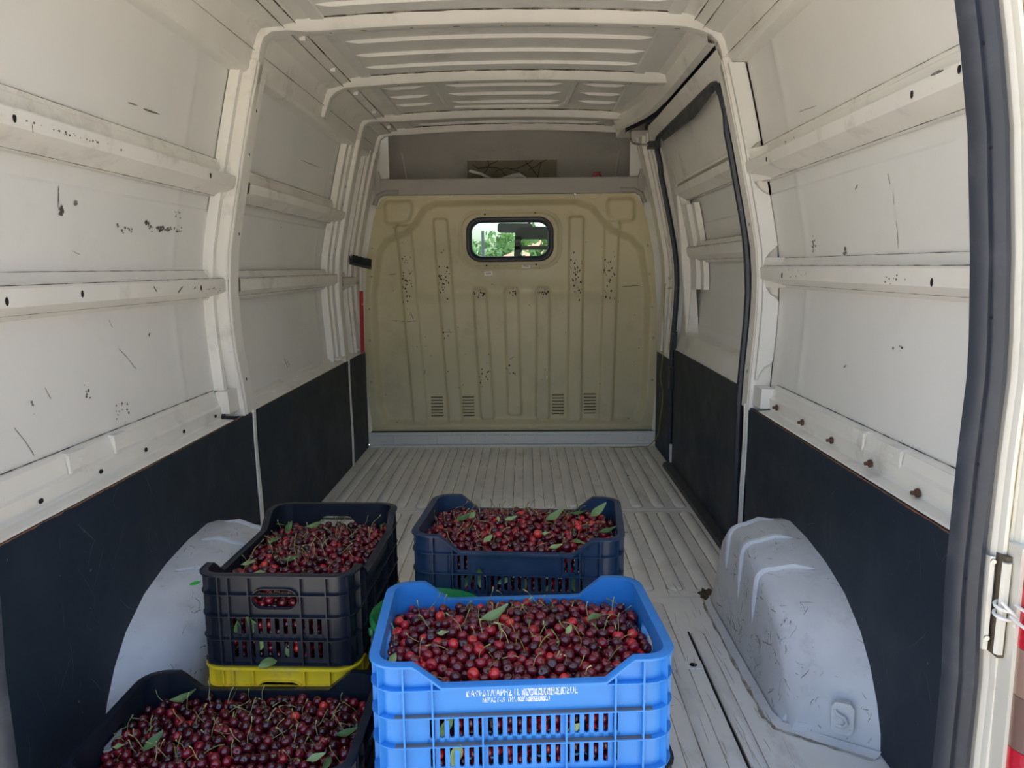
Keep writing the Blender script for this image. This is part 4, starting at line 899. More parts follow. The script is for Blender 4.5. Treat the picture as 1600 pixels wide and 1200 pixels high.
# ================================================================== REAR OPENING: SEAL, PILLARS, LAMP
M_body = worn('body_paint', lin(214, 209, 194), 0.35, dirt=lin(170, 150, 96), dirt_amt=0.5, dirt_lo=0.56, scale=5, scuff=0.5, scuff_col=lin(96, 64, 44), scuff_scale=12, scuff_at=0.74, coat=0.2)
OZ = [-0.05, 0.0, 0.29, 0.45, 0.60, 0.80, 0.95, 1.11, 1.29, 1.42, 1.55, 1.68, 1.76, 1.80]
OX = [0.772, 0.772, 0.772, 0.775, 0.768, 0.772, 0.778, 0.768, 0.750, 0.728, 0.700, 0.660, 0.60, 0.50]
def ox(z): return float(np.interp(z, OZ, OX))
opath = [(-ox(z)-0.012, z) for z in np.linspace(-0.02, 1.70, 30)] + [(-0.635, 1.765), (-0.58, 1.805), (-0.50, 1.825)] + [(x, 1.835) for x in np.linspace(-0.4, 0.4, 7)] + [(0.50, 1.825), (0.58, 1.805), (0.635, 1.765)] + [(ox(z), z) for z in np.linspace(1.70, -0.02, 30)]
def osweep(sec):
    rows = []
    for i, (x, z) in enumerate(opath):
        a = opath[max(i-1, 0)]; b = opath[min(i+1, len(opath)-1)]; dx, dz = b[0]-a[0], b[1]-a[1]; L = math.hypot(dx, dz); nx, nz = -dz/L, dx/L
        rows.append([(x+nx*u, y, z+nz*u) for u, y in sec])
    return rows
m = MB(); m.grid(osweep([(-0.021, 1.160), (-0.018, 1.142), (-0.010, 1.132), (-0.003, 1.136), (0.001, 1.128), (0.009, 1.122), (0.018, 1.126), (0.022, 1.140), (0.022, 1.16)]), closed=True, cap=True)
seal = struct(m.obj('trim_3', M_rubber, smooth=40), 'black rubber seal round the rear door opening')
for z in (0.62, 0.80, 1.02, 1.26, 1.40):
    MB().disc((ox(z)-0.004, 1.1335, z), (0, -1, 0), 0.0022, h=0.0006).obj('seal_hole', M_hole, seal, smooth=0)
m = MB(); m.grid(osweep([(0.12, 1.20), (0.035, 1.19), (0.004, 1.165), (0.020, 1.160), (0.025, 1.148), (0.029, 1.134), (0.035, 1.128), (0.038, 1.118), (0.043, 1.116), (0.047, 1.121), (0.052, 1.119), (0.056, 1.108), (0.066, 1.104), (0.13, 1.100), (0.18, 1.11), (0.20, 1.15), (0.205, 1.25)]))
frame_r = struct(m.obj('trim_4', M_body, smooth=25), 'cream body pillar and gutter round the rear door opening')
# latch striker in the right pillar
M_grime = worn('gutter_grime', lin(150, 134, 84), 0.8, dirt=lin(205, 198, 176), dirt_amt=0.9, dirt_lo=0.48, dirt_hi=0.56, scale=20, scuff=0)
m = MB(); m.grid(osweep([(0.0425, 1.1150), (0.0445, 1.1165), (0.0475, 1.1200)])); m.obj('gutter_grime', M_grime, frame_r, smooth=0)
lx, lz = 0.802, 0.585
lt = MB(); lt.box(lx+0.002, lx+0.016, 1.104, 1.130, lz-0.080, lz+0.080); lt.obj('latch_recess', worn('recess_brown', lin(92, 82, 64), 0.9, scuff=0), frame_r, smooth=0)  # raised dark brown box drawn in place of the recess
lt = MB(); lt.tube([(lx+0.002, 1.104, lz-0.072), (lx+0.004, 1.104, lz+0.072)], 0.007, 6); lt.obj('striker_bar', M_body, frame_r, smooth=30)
lt = MB(); lt.grid([[(lx-0.012, 1.132, z), (lx-0.010, 1.122, z), (lx-0.004, 1.120, z), (lx-0.003, 1.128, z)] for z in np.linspace(lz-0.075, lz+0.075, 4)]); lt.obj('striker_plate', M_body, frame_r, smooth=20)
for z in (-0.055, 0.068): MB().disc((lx-0.006, 1.1205, lz+z), (-0.3, -1, 0), 0.004, h=0.003).obj('bolt', M_steel, frame_r, smooth=0)
# tail lamp
def lens_mat(name, c, tr=0.0):
    m = bpy.data.materials.new(name); m.use_nodes = True; b = m.node_tree.nodes['Principled BSDF']; b.inputs['Base Color'].default_value = c; b.inputs['Roughness'].default_value = 0.12; b.inputs['Coat Weight'].default_value = 1.0
    w = N(m.node_tree, 'ShaderNodeTexWave'); w.inputs['Scale'].default_value = 60; w.bands_direction = 'Z'; bp = N(m.node_tree, 'ShaderNodeBump'); bp.inputs['Strength'].default_value = 0.2; bp.inputs['Distance'].default_value = 0.002
    m.node_tree.links.new(w.outputs['Fac'], bp.inputs['Height']); m.node_tree.links.new(bp.outputs['Normal'], b.inputs['Normal'])
    return m
M_lred = lens_mat('red_lens', lin(186, 24, 40)); M_lclear = lens_mat('clear_lens', lin(150, 120, 104)); M_lamb = lens_mat('smoky_lens', lin(120, 92, 78))
lamp = empty('tail_lamp', (0.850, 1.080, 0.30)); tag(lamp, 'tall red and clear tail lamp on the right rear body corner', 'lamp')
def lens(z0, z1, mt, nm, lab=None):
    m = MB(); m.grid([[(-0.030+0.0, 0.03, z), (-0.030, -0.006, z), (-0.022, -0.024, z), (0.0, -0.032, z), (0.04, -0.034, z), (0.075, -0.01, z), (0.08, 0.06, z)] for z in (z0, z1)])
    m.add([(-0.03, 0.03, z1), (-0.03, -0.006, z1), (-0.022, -0.024, z1), (0, -0.032, z1), (0.04, -0.034, z1), (0.075, -0.01, z1), (0.08, 0.06, z1)], [(0, 1, 2, 3, 4, 5, 6)])
    m.obj(nm, mt, lamp, smooth=40, label=lab)
lens(0.235, 0.375, M_lred, 'lens', 'red upper lens'); lens(0.160, 0.234, M_lclear, 'lens', 'clear smoky lens'); lens(0.075, 0.159, M_lamb, 'lens', 'brown smoky lens'); lens(-0.15, 0.074, M_lred, 'lens', 'red lower lens')
MB().box(-0.036, 0.085, 0.005, 0.07, -0.16, 0.385).obj('lamp_housing', M_body, lamp, smooth=0)
# open rear door edge beyond the lamp and the wire that ties it back
dr = MB(); T = lambda a, b, c: (0.905+a*0.35-b*0.1, 0.98-a*0.94, c)
dr.grid([[(0.896, 1.02, z), (0.872+0.020*abs(z-0.2), 0.99, z), (0.868+0.02*abs(z-0.2), 0.93, z), (0.90, 0.55, z), (1.02, 0.45, z), (1.06, 0.95, z)] for z in np.linspace(-0.10, 0.56, 8)], closed=False)
dr.grid([[(0.896, 1.02, z), (0.900, 0.98, z), (0.905, 0.93, z), (0.93, 0.55, z), (1.02, 0.45, z), (1.06, 0.95, z)] for z in np.linspace(0.80, 1.75, 8)], closed=False)
rd_ = struct(dr.obj('door_2', M_body, smooth=30), 'white rear door swung open beyond the tail lamp')
M_wire = worn('white_cord', lin(226, 224, 216), 0.5, dirt_amt=0.2, scuff=0)
m = MB(); cx, cy, cz = lx+0.003, 1.102, lz
m.tube([(cx+0.012*math.cos(a)*1.0, cy+0.012*math.sin(a), cz+0.012-a*0.0022) for a in np.linspace(0, 4*math.pi, 26)], 0.0026, 6)
m.tube([(cx+0.010, cy-0.012, cz+0.012), (cx+0.012, cy-0.075, cz+0.010), (cx+0.06, cy-0.15, cz-0.002), (cx+0.18, cy-0.30, cz-0.03)], 0.0026, 6)
m.tube([(cx+0.004, cy-0.012, cz-0.006), (cx+0.010, cy-0.075, cz-0.016), (cx+0.06, cy-0.15, cz-0.036), (cx+0.18, cy-0.30, cz-0.08)], 0.0026, 6)
m.tube([(cx-0.010, cy-0.010, cz+0.016), (cx, cy-0.018, cz+0.004), (cx+0.016, cy-0.014, cz-0.010), (cx+0.022, cy-0.012, cz-0.022), (cx+0.008, cy-0.016, cz-0.020)], 0.0026, 6)
tag(m.obj('tie_cord', M_wire), 'white cord knotted round the right door striker', 'cord')
# ================================================================== CRATES
def plastic(name, c, dust=0.35, rough=0.38):
    return worn(name, c, rough, dirt=lin(104, 112, 122), dirt_amt=dust, dirt_lo=0.50, scale=12, scuff=0.35, scuff_col=lin(170, 170, 165), scuff_scale=25, scuff_at=0.74, bump=0.04)
M_cblue = plastic('bright_blue_plastic', lin(50, 132, 208), 0.18); M_cnavy = plastic('navy_plastic', lin(33, 55, 82), 0.15)
M_cblack = plastic('black_crate_plastic', lin(23, 30, 42), 0.06, 0.36); M_cyel = plastic('yellow_plastic', lin(242, 208, 44), 0.5)
M_dust = worn('crate_dust', lin(104, 106, 108), 0.9, dirt_amt=0.3, scale=30, scuff=0)
CW, CD, CH = 0.530, 0.356, 0.216
RC = 0.038
def rr_path(hw, hd, r, n=6):
    """rounded rectangle (x,y,nx,ny), counterclockwise"""
    P = []
    for a0, sx, sy in ((0, 1, 1), (90, -1, 1), (180, -1, -1), (270, 1, -1)):
        for a in np.linspace(a0, a0+90, n):
            c, s_ = math.cos(math.radians(a)), math.sin(math.radians(a)); P.append((sx*(hw-r)+r*c, sy*(hd-r)+r*s_, c, s_))
    return P
def make_crate(label, mat, dip=0.040, handle_side='end', group=None, slot_top=False, W_=CW, D_=CD, H_=CH):
    e = empty('fruit_crate'); tag(e, label, 'crate', group)
    hw, hd = W_/2-0.013, D_/2-0.013
    post = 0.100; rampw = 0.048
    def ztop(x, y):      # rim height: the long sides dip between the posts
        if abs(y) > hd-0.006:
            u = hw-abs(x); return H_-dip*float(np.clip((u-post+rampw*0.5+0.012)/rampw, 0, 1))
        return H_
    z1, z2, z3 = H_-dip-0.005, H_-0.096, H_-0.150       # horizontal ribs
    def side(nm, T, L, is_long):
        o = MB(); hl = L/2; t0, t1 = -0.002, 0.002
        c0 = hl-RC
        B = lambda u0, u1, a, b: o.box(u0, u1, t0, t1, a, b, T=T)
        # bottom band, middle bands
        B(-c0, c0, 0.004, 0.018)
        s0 = hl-(0.085 if is_long else 0.060)
        for (za, zb) in ((0.018, z3), (z3, z2)):
            B(-c0, -s0, za, zb); B(s0, c0, za, zb)
            n = max(3, int(round((2*s0)/(0.0165 if is_long else 0.019)))); p = 2*s0/n
            zb2 = zb-0.006; B(-s0, s0, zb2, zb); B(-s0, s0, za, za+0.008) if za > 0.02 else None
            for i in range(n+1):
                u = -s0+i*p; b0, b1 = u-p*0.24, u+p*0.24
                o.box(max(b0, -s0), min(b1, s0), t0, t1, za, zb, T=T)
                if i < n:      # rounded slot foot
                    zf = za+(0.008 if za > 0.02 else 0.0)
                    o.prism([(u+p*0.28, zf), (u+p*0.72, zf), (u+p*0.72, zf+0.004), (u+p*0.60, zf+0.001), (u+p*0.40, zf+0.001), (u+p*0.28, zf+0.004)], t0, t1, lambda a, b, c: T(a, c, b))
        # upper wall
        if is_long:
            xs_ = [-c0] + list(np.linspace(-(hl-post+0.036), -(hl-post-0.012), 3)) + list(np.linspace(hl-post-0.012, hl-post+0.036, 3)) + [c0]
            xs_ = sorted(xs_)
            if slot_top:
                zt = z1-0.004
                for i, (a, b) in enumerate(((-c0, -s0), (-s0, -s0+0.052), (-s0+0.052, s0-0.052), (s0-0.052, s0), (s0, c0))):
                    if i in (1, 3):
                        for k in range(4): B(a+k*0.0165-0.004, a+k*0.0165+0.0045, z2, zt)
                        B(a, b, zt-0.004, zt); B(a, b, z2, z2+0.006)
                    else: B(a, b, z2, zt)
                zlow = zt
            else: zlow = z2
            o.prism([(xs_[0], zlow)] + [(x, ztop(x, hd)-0.002) for x in xs_] + [(xs_[-1], zlow)], t0, t1, lambda a, b, c: T(a, c, b))
        else:
            hx, hza, hzb = 0.050, H_-0.078, H_-0.036
            B(-c0, -hx, z2, H_-0.002); B(hx, c0, z2, H_-0.002); B(-hx, hx, z2, hza); B(-hx, hx, hzb, H_-0.002)
            for sx in (-1, 1):     # round the ends of the hand hole
                cz = (hza+hzb)/2; r = (hzb-hza)/2; 
                for sz in (-1, 1):
                    arc = [(sx*(hx-r+r*math.cos(a)), cz+sz*r*math.sin(a)) for a in np.linspace(0, math.pi/2, 5)]
                    o.prism(arc+[(sx*hx, cz+sz*r)], t0, t1, lambda a, b, c: T(a, c, b))
            # raised lip round the hole
            cz, r = (hza+hzb)/2, (hzb-hza)/2+0.004
            ring = [(hx+0.003-r+r*math.cos(a), cz+r*math.sin(a)) for a in np.linspace(-math.pi/2, math.pi/2, 9)] + [(-(hx+0.003)+r-r*math.cos(a), cz+r*math.sin(a)) for a in np.linspace(math.pi/2, -math.pi/2, 9)]
            ring.append(ring[0])
            o.grid([[T(u*1.0, 0.001, v), T(u*1.0, 0.0095, v), T(u*0.97, 0.0095, cz+(v-cz)*0.90), T(u*0.97, 0.001, cz+(v-cz)*0.90)] for u, v in ring])
        # vertical stiffeners
        us = (-(hl-0.046), -(hl-0.095), -0.072, 0.072, hl-0.095, hl-0.046) if is_long else (-(hl-0.040), -(hl-0.062)+0.0, -0.058, 0.058, hl-0.050)
        for u in us:
            zt = (ztop(u, hd) if is_long else H_)-0.004
            if is_long and abs(u) < 0.08: zt = z2
            o.box(u-0.0016, u+0.0016, 0.0015, 0.0135, 0.006, zt, T=T)
        return o.obj(nm, mat, e, smooth=30)
    f = side('side_panel', lambda u, w, z: (u, -(hd+w), z), 2*hw, True)
    side('side_panel', lambda u, w, z: (-u, hd+w, z), 2*hw, True)
    side('end_panel', lambda u, w, z: (hw+w, u, z), 2*hd, False)
    side('end_panel', lambda u, w, z: (-(hw+w), -u, z), 2*hd, False)
    P = rr_path(hw, hd, RC, 7)
    # rounded corner posts
    for q in range(4):
        m = MB(); seg = P[q*7:(q+1)*7]; zz_ = (0.004, H_-0.002)
        rows = [[(x+nx*0.002, y+ny*0.002, z) for x, y, nx, ny in seg]+[(x-nx*0.002, y-ny*0.002, z) for x, y, nx, ny in seg[::-1]] for z in zz_]
        k = seg[3]; c_, s_ = k[2], k[3]; n0 = 3
        for row in rows:      # a stiffener fin grows out of the middle of the post
            z = row[0][2]; row[3:4] = [(k[0]+c_*0.002+s_*0.0014, k[1]+s_*0.002-c_*0.0014, z), (k[0]+c_*0.013+s_*0.0012, k[1]+s_*0.013-c_*0.0012, z), (k[0]+c_*0.013-s_*0.0012, k[1]+s_*0.013+c_*0.0012, z), (k[0]+c_*0.002-s_*0.0014, k[1]+s_*0.002+c_*0.0014, z)]
        m.grid(rows, closed=True, cap=True)
        m.obj('corner_post', mat, e, smooth=40)
    # dense path for rim and ribs
    def dense():
        out = []
        for i in range(len(P)):
            a, b = P[i], P[(i+1) % len(P)]; L = math.hypot(b[0]-a[0], b[1]-a[1]); n = max(1, int(L/0.012))
            for k in range(n): t = k/n; out.append(tuple(a[j]+(b[j]-a[j])*t for j in range(4)))
        return out
    DP = dense()
    def ring(z, o_, i_, th, zf=None):
        m = MB(); rows = []
        for x, y, nx, ny in DP+[DP[0]]:
            zc = zf(x, y) if zf else z
            rows.append([(x+nx*i_, y+ny*i_, zc-th), (x+nx*o_, y+ny*o_, zc-th), (x+nx*o_, y+ny*o_, zc-th*0.2), (x+nx*(o_-0.0015), y+ny*(o_-0.0015), zc), (x+nx*i_, y+ny*i_, zc)])
        m.grid([r for r in rows], closed=True); return m
    ring(0, 0.0155, -0.0025, 0.005, ztop).obj('rim', mat, e, smooth=50)
    for z in (z1, z2, z3, 0.008): ring(z, 0.0138, 0.001, 0.0025).obj('horizontal_rib', mat, e, smooth=50)
    if 'bright' in label:
        for z in (z2, z3):
            for sy in (-1, 1):
              m = MB(); m.box(-hw+0.03, hw-0.03, min(sy*(hd+0.002), sy*(hd+0.0125)), max(sy*(hd+0.002), sy*(hd+0.0125)), z, z+0.0006)
              m.obj('dust_film', M_dust, e, smooth=0, label='grey dust lying on the rib')
    # base: grille of bars
    m = MB()
    for k in range(13): u = -hw+0.01+k*(2*hw-0.02)/12; m.box(u-0.006, u+0.006, -hd, hd, 0.0, 0.004)
    for k in range(9): v = -hd+0.01+k*(2*hd-0.02)/8; m.box(-hw, hw, v-0.005, v+0.005, 0.001, 0.005)
    m.obj('base', mat, e, smooth=0)
    return e, f
def place(e, x, y, z, deg, sc=1.0):
    e.location = (x, y, z); e.rotation_euler = (0, 0, math.radians(deg)); e.scale = (sc, sc, sc)
cr_blue, blue_front = make_crate('bright blue plastic crate full of cherries at front right of the load', M_cblue)
place(cr_blue, 0.073, 1.392, 0.2225, 3.7)
cr_blow, _ = make_crate('black plastic crate underneath the bright blue crate', M_cblack); place(cr_blow, 0.080, 1.400, 0.0055, 3.4)
cr_navy, _ = make_crate('navy blue plastic crate of cherries, farthest right in the load', M_cnavy, slot_top=True); place(cr_navy, 0.076, 1.990, 0.2225, -4.6, 1.01)
cr_nlow, _ = make_crate('black plastic crate underneath the navy blue crate', M_cblack); place(cr_nlow, 0.076, 1.990, 0.0055, -4.6)
cr_far, _ = make_crate('black plastic crate of cherries standing on the yellow crate beside the left wheel arch', M_cblack); place(cr_far, -0.458, 1.850, 0.2225, 88.3)
cr_yel, _ = make_crate('yellow plastic crate under the black cherry crate, beside the left wheel arch', M_cyel); place(cr_yel, -0.458, 1.850, 0.0055, 88.3)
cr_near, _ = make_crate('black plastic crate of cherries nearest the camera at lower left', M_cblack); place(cr_near, -0.490, 1.402, 0.0055, 0.0)

# printed lettering on the front of the bright blue crate
M_ink = worn('white_ink', lin(236, 240, 244), 0.6, dirt=lin(70, 140, 220), dirt_amt=0.9, dirt_lo=0.50, dirt_hi=0.56, scale=90, scuff=0)
def text(s_, size, x, z, name='lettering', w=1.0):
    c = bpy.data.curves.new(name, 'FONT'); c.body = s_; c.size = size; c.align_x = 'LEFT'; c.extrude = 0.00015; c.offset = 0.0002
    tmp = bpy.data.objects.new(name, c); COL.objects.link(tmp); bpy.context.view_layer.update()
    me = bpy.data.meshes.new_from_object(tmp.evaluated_get(bpy.context.evaluated_depsgraph_get())); bpy.data.objects.remove(tmp)
    me.materials.clear(); me.materials.append(M_ink)
    o = bpy.data.objects.new(name, me); COL.objects.link(o); o.parent = blue_front; o['label'] = 'white printed lettering'
    o.location = (x, -(CD/2-0.013+0.0023), z); o.rotation_euler = (math.pi/2, 0, 0); o.scale = (w, 1, 1)
    return o
text('κ·Α·Ν·ΔΥΛΙΑΡΗΣ Π. ΚΟΥΚΟΥΔΗΣ & ΣΟΕ', 0.0190, -0.100, CH-0.066, w=0.54)
text('ΙΖΟΥΛΔΗΣ ΣΙΟ', 0.0190, 0.0, CH-0.0672, w=0.54)
text('ΜΕΓΑΣ Γ-35  ΤΗΛ. 00356-592333550', 0.0120, -0.072, CH-0.0775, w=0.58)
text('00356 592 33', 0.0120, 0.006, CH-0.0782, w=0.58)

# ================================================================== CHERRIES, STEMS, LEAVES
M_ch = bpy.data.materials.new('cherry_skin'); M_ch.use_nodes = True; t = M_ch.node_tree; b = t.nodes['Principled BSDF']
at = N(t, 'ShaderNodeAttribute', attribute_name='rnd')
r = ramp(t, [(0.0, lin(44, 10, 18)), (0.35, lin(72, 12, 22)), (0.62, lin(104, 14, 28)), (0.82, lin(142, 20, 34)), (0.93, lin(190, 28, 38)), (1.0, lin(214, 52, 44))]); t.links.new(at.outputs['Fac'], r.inputs['Fac'])
tc = N(t, 'ShaderNodeTexCoord'); nz = N(t, 'ShaderNodeTexNoise'); nz.inputs['Scale'].default_value = 60; t.links.new(tc.outputs['Object'], nz.inputs['Vector'])
r2_ = ramp(t, [(0.3, (0.72,)*3), (0.7, (1.15,)*3)]); t.links.new(nz.outputs['Fac'], r2_.inputs['Fac'])
t.links.new(mixc(t, 1.0, r.outputs['Color'], r2_.outputs['Color'], 'MULTIPLY'), b.inputs['Base Color'])
b.inputs['Roughness'].default_value = 0.22; b.inputs['Coat Weight'].default_value = 0.5; b.inputs['Coat Roughness'].default_value = 0.10
M_stem = leaf_mat('cherry_stem', lin(118, 128, 60), lin(176, 168, 112)); M_leaf = leaf_mat('cherry_leaf', lin(52, 92, 44), lin(150, 168, 110))

def cherry_arrays(nu, nv):
    """unit-diameter cherry, +z is the stem dimple"""
    V = []
    for i in range(nv+1):
        th = math.pi*i/nv
        r = 0.5*(1-0.34*math.exp(-(th/0.34)**2))*(1-0.04*math.exp(-((math.pi-th)/0.5)**2))
        for k in range(nu):
            ph = 2*math.pi*k/nu; q = 1+0.035*math.cos(ph*2)
            V.append((r*math.sin(th)*math.cos(ph)*1.03*q, r*math.sin(th)*math.sin(ph), r*math.cos(th)*0.95))
    F = []
    for i in range(nv):
        for k in range(nu): F.append((i*nu+k, (i+1)*nu+k, (i+1)*nu+(k+1) % nu, i*nu+(k+1) % nu))
    return np.array(V), np.array(F)
CV, CF = cherry_arrays(14, 10); CVs, CFs = cherry_arrays(9, 7)
def stem_mesh_arr(rs, L, bend):
    """thin curved stem starting at the origin going +z, 4-sided"""
    rs_ = random.Random(rs); n = 7; k = 4; V = []
    a = rs_.uniform(0, 6.28); pts = []
    for i in range(n):
        t_2 = i/(n-1); d = bend*t_2*t_2*L; pts.append(Vector((d*math.cos(a)+0.08*L*math.sin(t_2*5+rs)*t_2, d*math.sin(a), L*t_2*(1-0.3*bend*t_2))))
    for i in range(n):
        tt_ = (pts[min(i+1, n-1)]-pts[max(i-1, 0)]).normalized(); x = tt_.orthogonal().normalized(); y = tt_.cross(x); rad = 0.00072 if i < n-1 else 0.0016
        if i == n-2: rad = 0.0010
        for j in range(k): V.append(pts[i]+x*math.cos(j*math.pi/2)*rad+y*math.sin(j*math.pi/2)*rad)
    F = [(i*k+j, i*k+(j+1) % k, (i+1)*k+(j+1) % k, (i+1)*k+j) for i in range(n-1) for j in range(k)] + [((n-1)*k, (n-1)*k+1, (n-1)*k+2, (n-1)*k+3)]
    return np.array([tuple(v) for v in V]), np.array(F)
STEMS = [stem_mesh_arr(i, 0.030+0.020*random.random(), random.choice([0.2, 0.5, 0.8, 1.0])) for i in range(8)]
def mk_mesh(name, V, F, mat, rnd):
    me = bpy.data.meshes.new(name); me.from_pydata([tuple(v) for v in V], [], [tuple(f) for f in F]); me.materials.append(mat)
    me.polygons.foreach_set('use_smooth', [True]*len(F)); a_ = me.attributes.new('rnd', 'FLOAT', 'POINT'); a_.data.foreach_set('value', [rnd]*len(V)); me.update(); return me
NB = 12
LV = [(i+0.5)/NB for i in range(NB)]
CH_ME = [mk_mesh('cherry', CV, CF, M_ch, v) for v in LV]
ST_ME = [mk_mesh('stem', V, F, M_stem, random.random()) for V, F in STEMS]

def heap(cx, W2, D2, zfloor, zedge, crown, n, seed, dia=0.0208):
    """drop cherries one by one and let each roll to the lowest nearby rest: returns centres"""
    rs = np.random.default_rng(seed); cell = dia*1.15; nxg = int(2*W2/cell)+3; nyg = int(2*D2/cell)+3
    G = {}
    P = []; R = []
    def top(x, y, r):
        z = zfloor+r; gi, gj = int((x+W2)/cell), int((y+D2)/cell)
        for a in (-1, 0, 1):
            for b_ in (-1, 0, 1):
                for q in G.get((gi+a, gj+b_), ()):
                    px, py, pz, pr = P[q]; d2 = (x-px)**2+(y-py)**2; s_ = (r+pr)*0.97
                    if d2 < s_*s_:
                        h_ = pz+math.sqrt(s_*s_-d2)
                        if h_ > z: z = h_
        return z
    for i in range(n):
        r = dia/2*(1+rs.normal()*0.06)
        x = rs.uniform(-W2+r, W2-r); y = rs.uniform(-D2+r, D2-r); z = top(x, y, r); step = r*0.9
        for it in range(22):
            best = None
            a0 = rs.uniform(0, 6.28)
            for k in range(6):
                a = a0+k*math.pi/3; X_ = min(max(x+step*math.cos(a), -W2+r), W2-r); Y_ = min(max(y+step*math.sin(a), -D2+r), D2-r); z_ = top(X_, Y_, r)
                # target crown shape: the middle of the heap may stand a little higher
                if z_ < z-1e-5 and (best is None or z_ < best[2]): best = (X_, Y_, z_)
            if best: x, y, z = best
            else:
                step *= 0.5
                if step < r*0.1: break
        cx_, cy_ = max(abs(x)-(W2-0.03), 0), max(abs(y)-(D2-0.03), 0)
        if math.hypot(cx_, cy_) > 0.03-r+0.001: continue
        lim = zedge+crown*(1-(x/W2)**2)*(1-(y/D2)**2)
        if z > lim+dia*0.45: continue
        P.append((x, y, z, r)); G.setdefault((int((x+W2)/cell), int((y+D2)/cell)), []).append(len(P)-1)
    return P
def rand_rot(n, rs):
    q = rs.normal(size=(n, 4)); q /= np.linalg.norm(q, axis=1)[:, None]; w, x, y, z = q.T
    return np.stack([1-2*(y*y+z*z), 2*(x*y-z*w), 2*(x*z+y*w), 2*(x*y+z*w), 1-2*(x*x+z*z), 2*(y*z-x*w), 2*(x*z-y*w), 2*(y*z+x*w), 1-2*(x*x+y*y)], 1).reshape(-1, 3, 3)

ALL = []      # every cherry: crate key, world matrix data
crates = {'blue': cr_blue, 'navy': cr_navy, 'far': cr_far, 'near': cr_near, 'yellow': cr_yel}
W2, D2 = CW/2-0.016, CD/2-0.016
spec = {'blue': (CH-0.092, CH-0.058, 0.026, 2300, 1), 'navy': (CH-0.085, CH-0.048, 0.018, 2300, 2), 'far': (CH-0.100, CH-0.068, 0.020, 2200, 3), 'near': (CH-0.090, CH-0.062, 0.014, 2200, 4), 'yellow': (0.13, 0.155, 0.0, 1000, 5)}
M4 = {}
for k, e in crates.items():
    M4[k] = Matrix.Translation(e.location) @ Matrix.Rotation(e.rotation_euler.z, 4, 'Z') @ Matrix.Diagonal((e.scale[0],)*3+(1,))
Ci = cam.matrix_world.inverted()
def pix(p):
    c_ = Ci @ Vector(p); return (800+1200*c_.x/-c_.z, 600-1200*c_.y/-c_.z, -c_.z)
bias = {'blue': 0.12, 'navy': 0.09, 'far': 0.0, 'near': -0.06, 'yellow': -0.1}
rsg = np.random.default_rng(11)
for key, (zf, ze, cr_, n, sd) in spec.items():
    P = heap(0, W2, D2, zf, ze, cr_, n, sd)
    P = np.array(P); m4 = np.array(M4[key])
    n = len(P)
    # cherries pressed against the side walls, seen through the slots
    side_ = []
    if key != 'yellow':
        for zc in np.arange(0.018, zf+0.004, 0.0185):
            for (a0, a1, f_) in ((-W2+0.022, W2-0.022, lambda u: (u, -D2+0.0105)), (-D2+0.022, D2-0.022, lambda u: ((-1 if key == 'far' else 1)*(W2-0.0105), u))):
                u = a0+0.012
                while u < a1-0.010:
                    x_, y_ = f_(u+rsg.uniform(-.003, .003)); 
                    if rsg.random() < 0.93: side_.append((x_+rsg.uniform(-.002, .002)*0, y_+rsg.uniform(0, .004)*(1 if f_(0)[0] == 0 else 0), zc+rsg.uniform(-.004, .004), 0.0103))
                    u += 0.0200+rsg.uniform(0, .003)
    if side_: side_ = np.array(side_); allp = np.vstack([P, side_])
    else: allp = P
    W3 = (m4[:3, :3] @ allp[:, :3].T).T + m4[:3, 3]
    sc_ = float(crates[key].scale[0])
    rot = rand_rot(len(allp), rsg)
    rnd = np.clip(rsg.beta(2.2, 2.3, len(allp))*0.95+bias[key] + (rsg.random(len(allp)) < 0.05)*0.35, 0, 1)
    # which ones the camera sees: nothing nearer overlaps their centre, and the front wall does not hide them
    vis = np.zeros(len(allp), bool); px = np.array([pix(p) for p in W3])
    order = np.argsort(px[:, 2])
    rp = allp[:, 3]*1200/px[:, 2]
    loc_cam = np.array(M4[key].inverted() @ CAMP)
    for ii in range(n):
        X_, Y_, D_ = px[ii]
        if not (4 < X_ < 1596 and 4 < Y_ < 1196): continue
        d = np.hypot(px[:n, 0]-X_, px[:n, 1]-Y_); near = (px[:n, 2] < D_-0.003) & (d < rp[:n]*0.75)
        if near.any(): continue
        p = allp[ii, :3]; tt2 = None; v = loc_cam-p; ok = True
        for ax, lim, lo in ((1, -D2-0.006, CH-0.040), (0, -W2-0.006, CH), (0, W2+0.006, CH)):
            if abs(v[ax]) > 1e-6:
                t2 = (lim-p[ax])/v[ax]
                if 0 < t2 < 1:
                    q = p+v*t2
                    other = q[1-ax]; 
                    lim2 = W2 if ax == 1 else D2
                    if abs(other) < lim2+0.01 and q[2] < (lo if not (ax == 1 and abs(other) > W2-0.08) else CH): ok = False
        if ok: vis[ii] = True
    ALL.append(dict(key=key, W=W3, r=allp[:, 3]*sc_, rot=rot, rnd=rnd, vis=vis, depth=px[:, 2], px=px, n=n))
